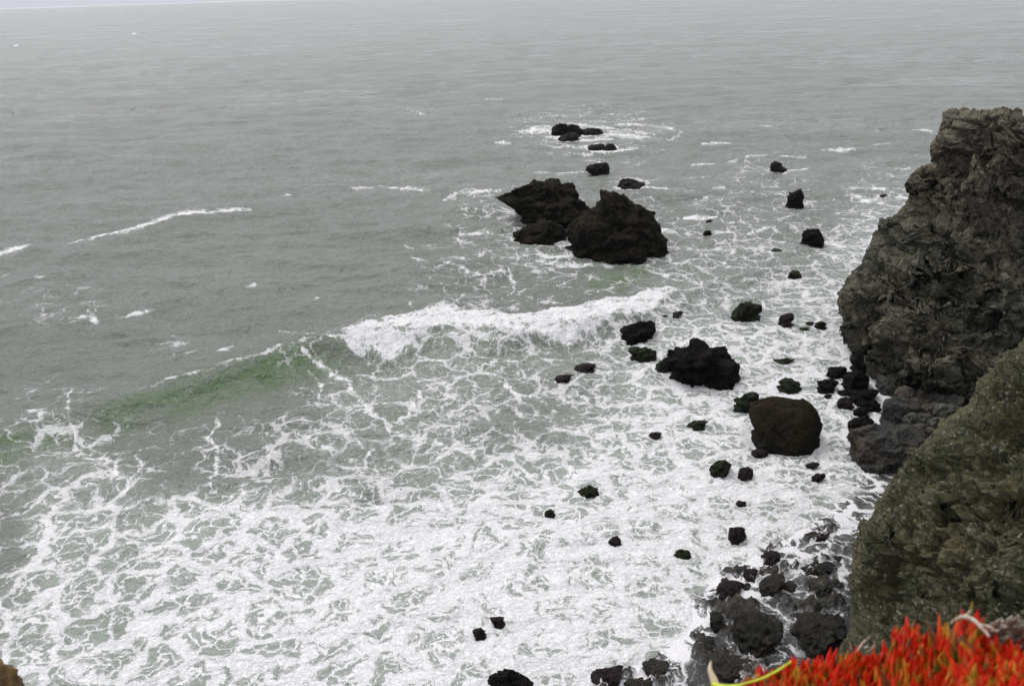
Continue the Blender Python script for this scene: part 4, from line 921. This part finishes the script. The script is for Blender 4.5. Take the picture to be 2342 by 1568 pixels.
# yellow-green stalk
v, q = near_tube([(1690,1566),(1745,1550),(1790,1526),(1815,1508)], [1.80,1.86,1.92,1.96], [.0028,.0034,.0037,.0040,.0034])
tag(mesh_np('cut_stalk', v, q, M['stalk']), 'yellow-green cut stalk lying across the left end of the red leaves', 'stalk')
# cream husk with yellow foot
v, q = near_tube([(1640,1580),(1633,1555),(1624,1530),(1626,1510)], [1.78,1.79,1.80,1.81], [.0115,.0095,.006,.0012])
hk = mesh_np('curled_husk', v, q, M['husk']); tag(hk, 'pale cream curled husk with a yellow base at the left end of the red leaves', 'husk')
v, q = near_tube([(1628,1564),(1660,1572),(1700,1564)], [1.775,1.77,1.775], [.007,.009,.002])
mesh_np('base', v, q, M['stalk'], parent=hk)
# pale dead twig
ps = [near_tube([(2175,1424),(2200,1410),(2225,1416),(2250,1440),(2262,1455)], [1.93,1.92,1.90,1.88,1.87], [.0025,.005,.0055,.0045,.003])]
ps.append(near_tube([(2205,1412),(2218,1398),(2222,1394)], [1.92,1.92,1.92], [.004,.003,.001]))
ps.append(near_tube([(2240,1428),(2262,1432),(2280,1444)], [1.89,1.88,1.88], [.003,.003,.001]))
v, q = join(ps); tag(mesh_np('dead_twig', v, q, M['twig']), 'pale forked dead twig lying on top of the red leaves', 'twig')
ps = [near_tube([(1946,1486),(1944,1470),(1938,1458)], [2.0, 2.0, 2.0], [.0016,.0012,.0006]), near_tube([(1960,1488),(1975,1468),(1990,1455)], [2.0, 2.02, 2.02], [.0016,.003,.001]),
      near_tube([(1985,1490),(2000,1474),(1998,1462)], [2.0, 2.0, 2.0], [.0016,.0025,.001])]
v, q = join(ps); tag(mesh_np('dead_twig', v, q, M['twig']), 'small grey dead sprigs behind the skyline of the red leaves', 'twig')
# dry grey shrub
rg = random.Random(9); ps = []
for k in range(330):
    bx = rg.uniform(2262, 2460); by = 1470 + rg.uniform(-38, 26) - (bx - 2262) * .12; d0 = rg.uniform(1.92, 2.02)
    L = rg.uniform(10, 30); a = rg.gauss(-1.2, .7)
    ps.append(near_tube([(bx, by), (bx + .5 * L * math.cos(a), by + .5 * L * math.sin(a)), (bx + L * math.cos(a + .3), by + L * math.sin(a + .3))], [d0, d0 - .01, d0 + rg.uniform(-.03, .02)], [.0035,.0048,.001], 5))
v, q = join([(a[0], a[1]) for a in ps]); tag(mesh_np('dry_shrub', v, q, M['dry']), 'dead grey-brown tangled shrub at the right edge behind the red leaves', 'shrub')
# ochre rock at the bottom left corner, close to the eye
P = []
nph, na = 90, 50
ph = np.linspace(0, 2 * np.pi, nph, endpoint=False); al = np.linspace(-np.pi / 2, np.pi / 2, na)
PHH, AL = np.meshgrid(ph, al); c0 = at_dist(np.array([-62.]), np.array([1625.]), np.array([3.0]))[0]
D = np.stack([np.cos(AL) * np.cos(PHH), np.cos(AL) * np.sin(PHH), np.sin(AL)], -1).reshape(-1, 3)
V = c0 + D * np.array([.135, .16, .15]) * (1 + .30 * ridged(D * 1.6 + 4, 5, .55) - .08)[:, None]
tag(mesh_np('lichen_rock', V, grid_quads(na, nph, True), M['ochre']), 'ochre lichen-covered rock tip in the bottom left corner, close to the camera', 'rock')

# ------------------------------------------------------------------ birds resting on the sea, far out
M['bird'] = simple('dark_bird_feathers', (.012, .012, .012), (.03, .028, .026), 20, .8, .01)
def bird_mesh():
    parts = []
    spec = [((0, 0, .10), (.30, .14, .12)), ((.26, 0, .30), (.09, .06, .07)), ((.20, 0, .20), (.06, .05, .13)), ((-.30, 0, .14), (.14, .07, .05)), ((.37, 0, .29), (.07, .02, .02))]
    ph = np.linspace(0, 2 * np.pi, 10, endpoint=False); al = np.linspace(-np.pi / 2, np.pi / 2, 7)
    PHH, AL = np.meshgrid(ph, al); D = np.stack([np.cos(AL) * np.cos(PHH), np.cos(AL) * np.sin(PHH), np.sin(AL)], -1).reshape(-1, 3)
    for c, r in spec: parts.append((np.array(c) + D * np.array(r), grid_quads(7, 10, True)))
    return join(parts)
v, q = bird_mesh(); b0 = mesh_np('floating_bird', v, q, M['bird'])
tag(b0, 'tiny dark seabird resting on the open water far out', 'bird', 'seabirds resting far out on the water')
bxs = [(rg.uniform(0, 1250), rg.gauss(262, 9)) for _ in range(34)] + [(rg.uniform(280, 560), rg.gauss(247, 3)) for _ in range(22)] + [(rg.uniform(850, 1330), rg.gauss(240, 9)) for _ in range(14)]
for k, (bx, by) in enumerate(bxs):
    o = b0 if k == 0 else b0.copy()
    if k: COL.objects.link(o)
    p = on_ground(np.array([bx]), np.array([by]))[0]
    o.location = (p[0], p[1], .05); o.rotation_euler = (0, 0, rg.uniform(0, 6.28)); s_ = rg.uniform(.45, .75); o.scale = (s_, s_, s_)

# ------------------------------------------------------------------ sea air
def build_haze():
    m_ = bpy.data.materials.new('sea_haze'); m_.use_nodes = True; t = m_.node_tree; t.nodes.clear()
    o_ = t.nodes.new('ShaderNodeOutputMaterial'); v_ = t.nodes.new('ShaderNodeVolumePrincipled')
    v_.inputs['Color'].default_value = (.88, .89, .93, 1); v_.inputs['Density'].default_value = HAZE; v_.inputs['Anisotropy'].default_value = .2
    t.links.new(v_.outputs[0], o_.inputs['Volume'])
    x0, x1, y0, y1, z0_, z1_ = -36000, 36000, -400, 45000, -4.0, 38.0
    V = [(x0, y0, z0_), (x1, y0, z0_), (x1, y1, z0_), (x0, y1, z0_), (x0, y0, z1_), (x1, y0, z1_), (x1, y1, z1_), (x0, y1, z1_)]
    Q = [(0, 3, 2, 1), (4, 5, 6, 7), (0, 1, 5, 4), (1, 2, 6, 5), (2, 3, 7, 6), (3, 0, 4, 7)]
    o = mesh_np('haze', V, Q, m_, False); tag(o, 'thin pale sea haze over the water', kind='stuff')
HAZE = 3.2e-5
build_haze()
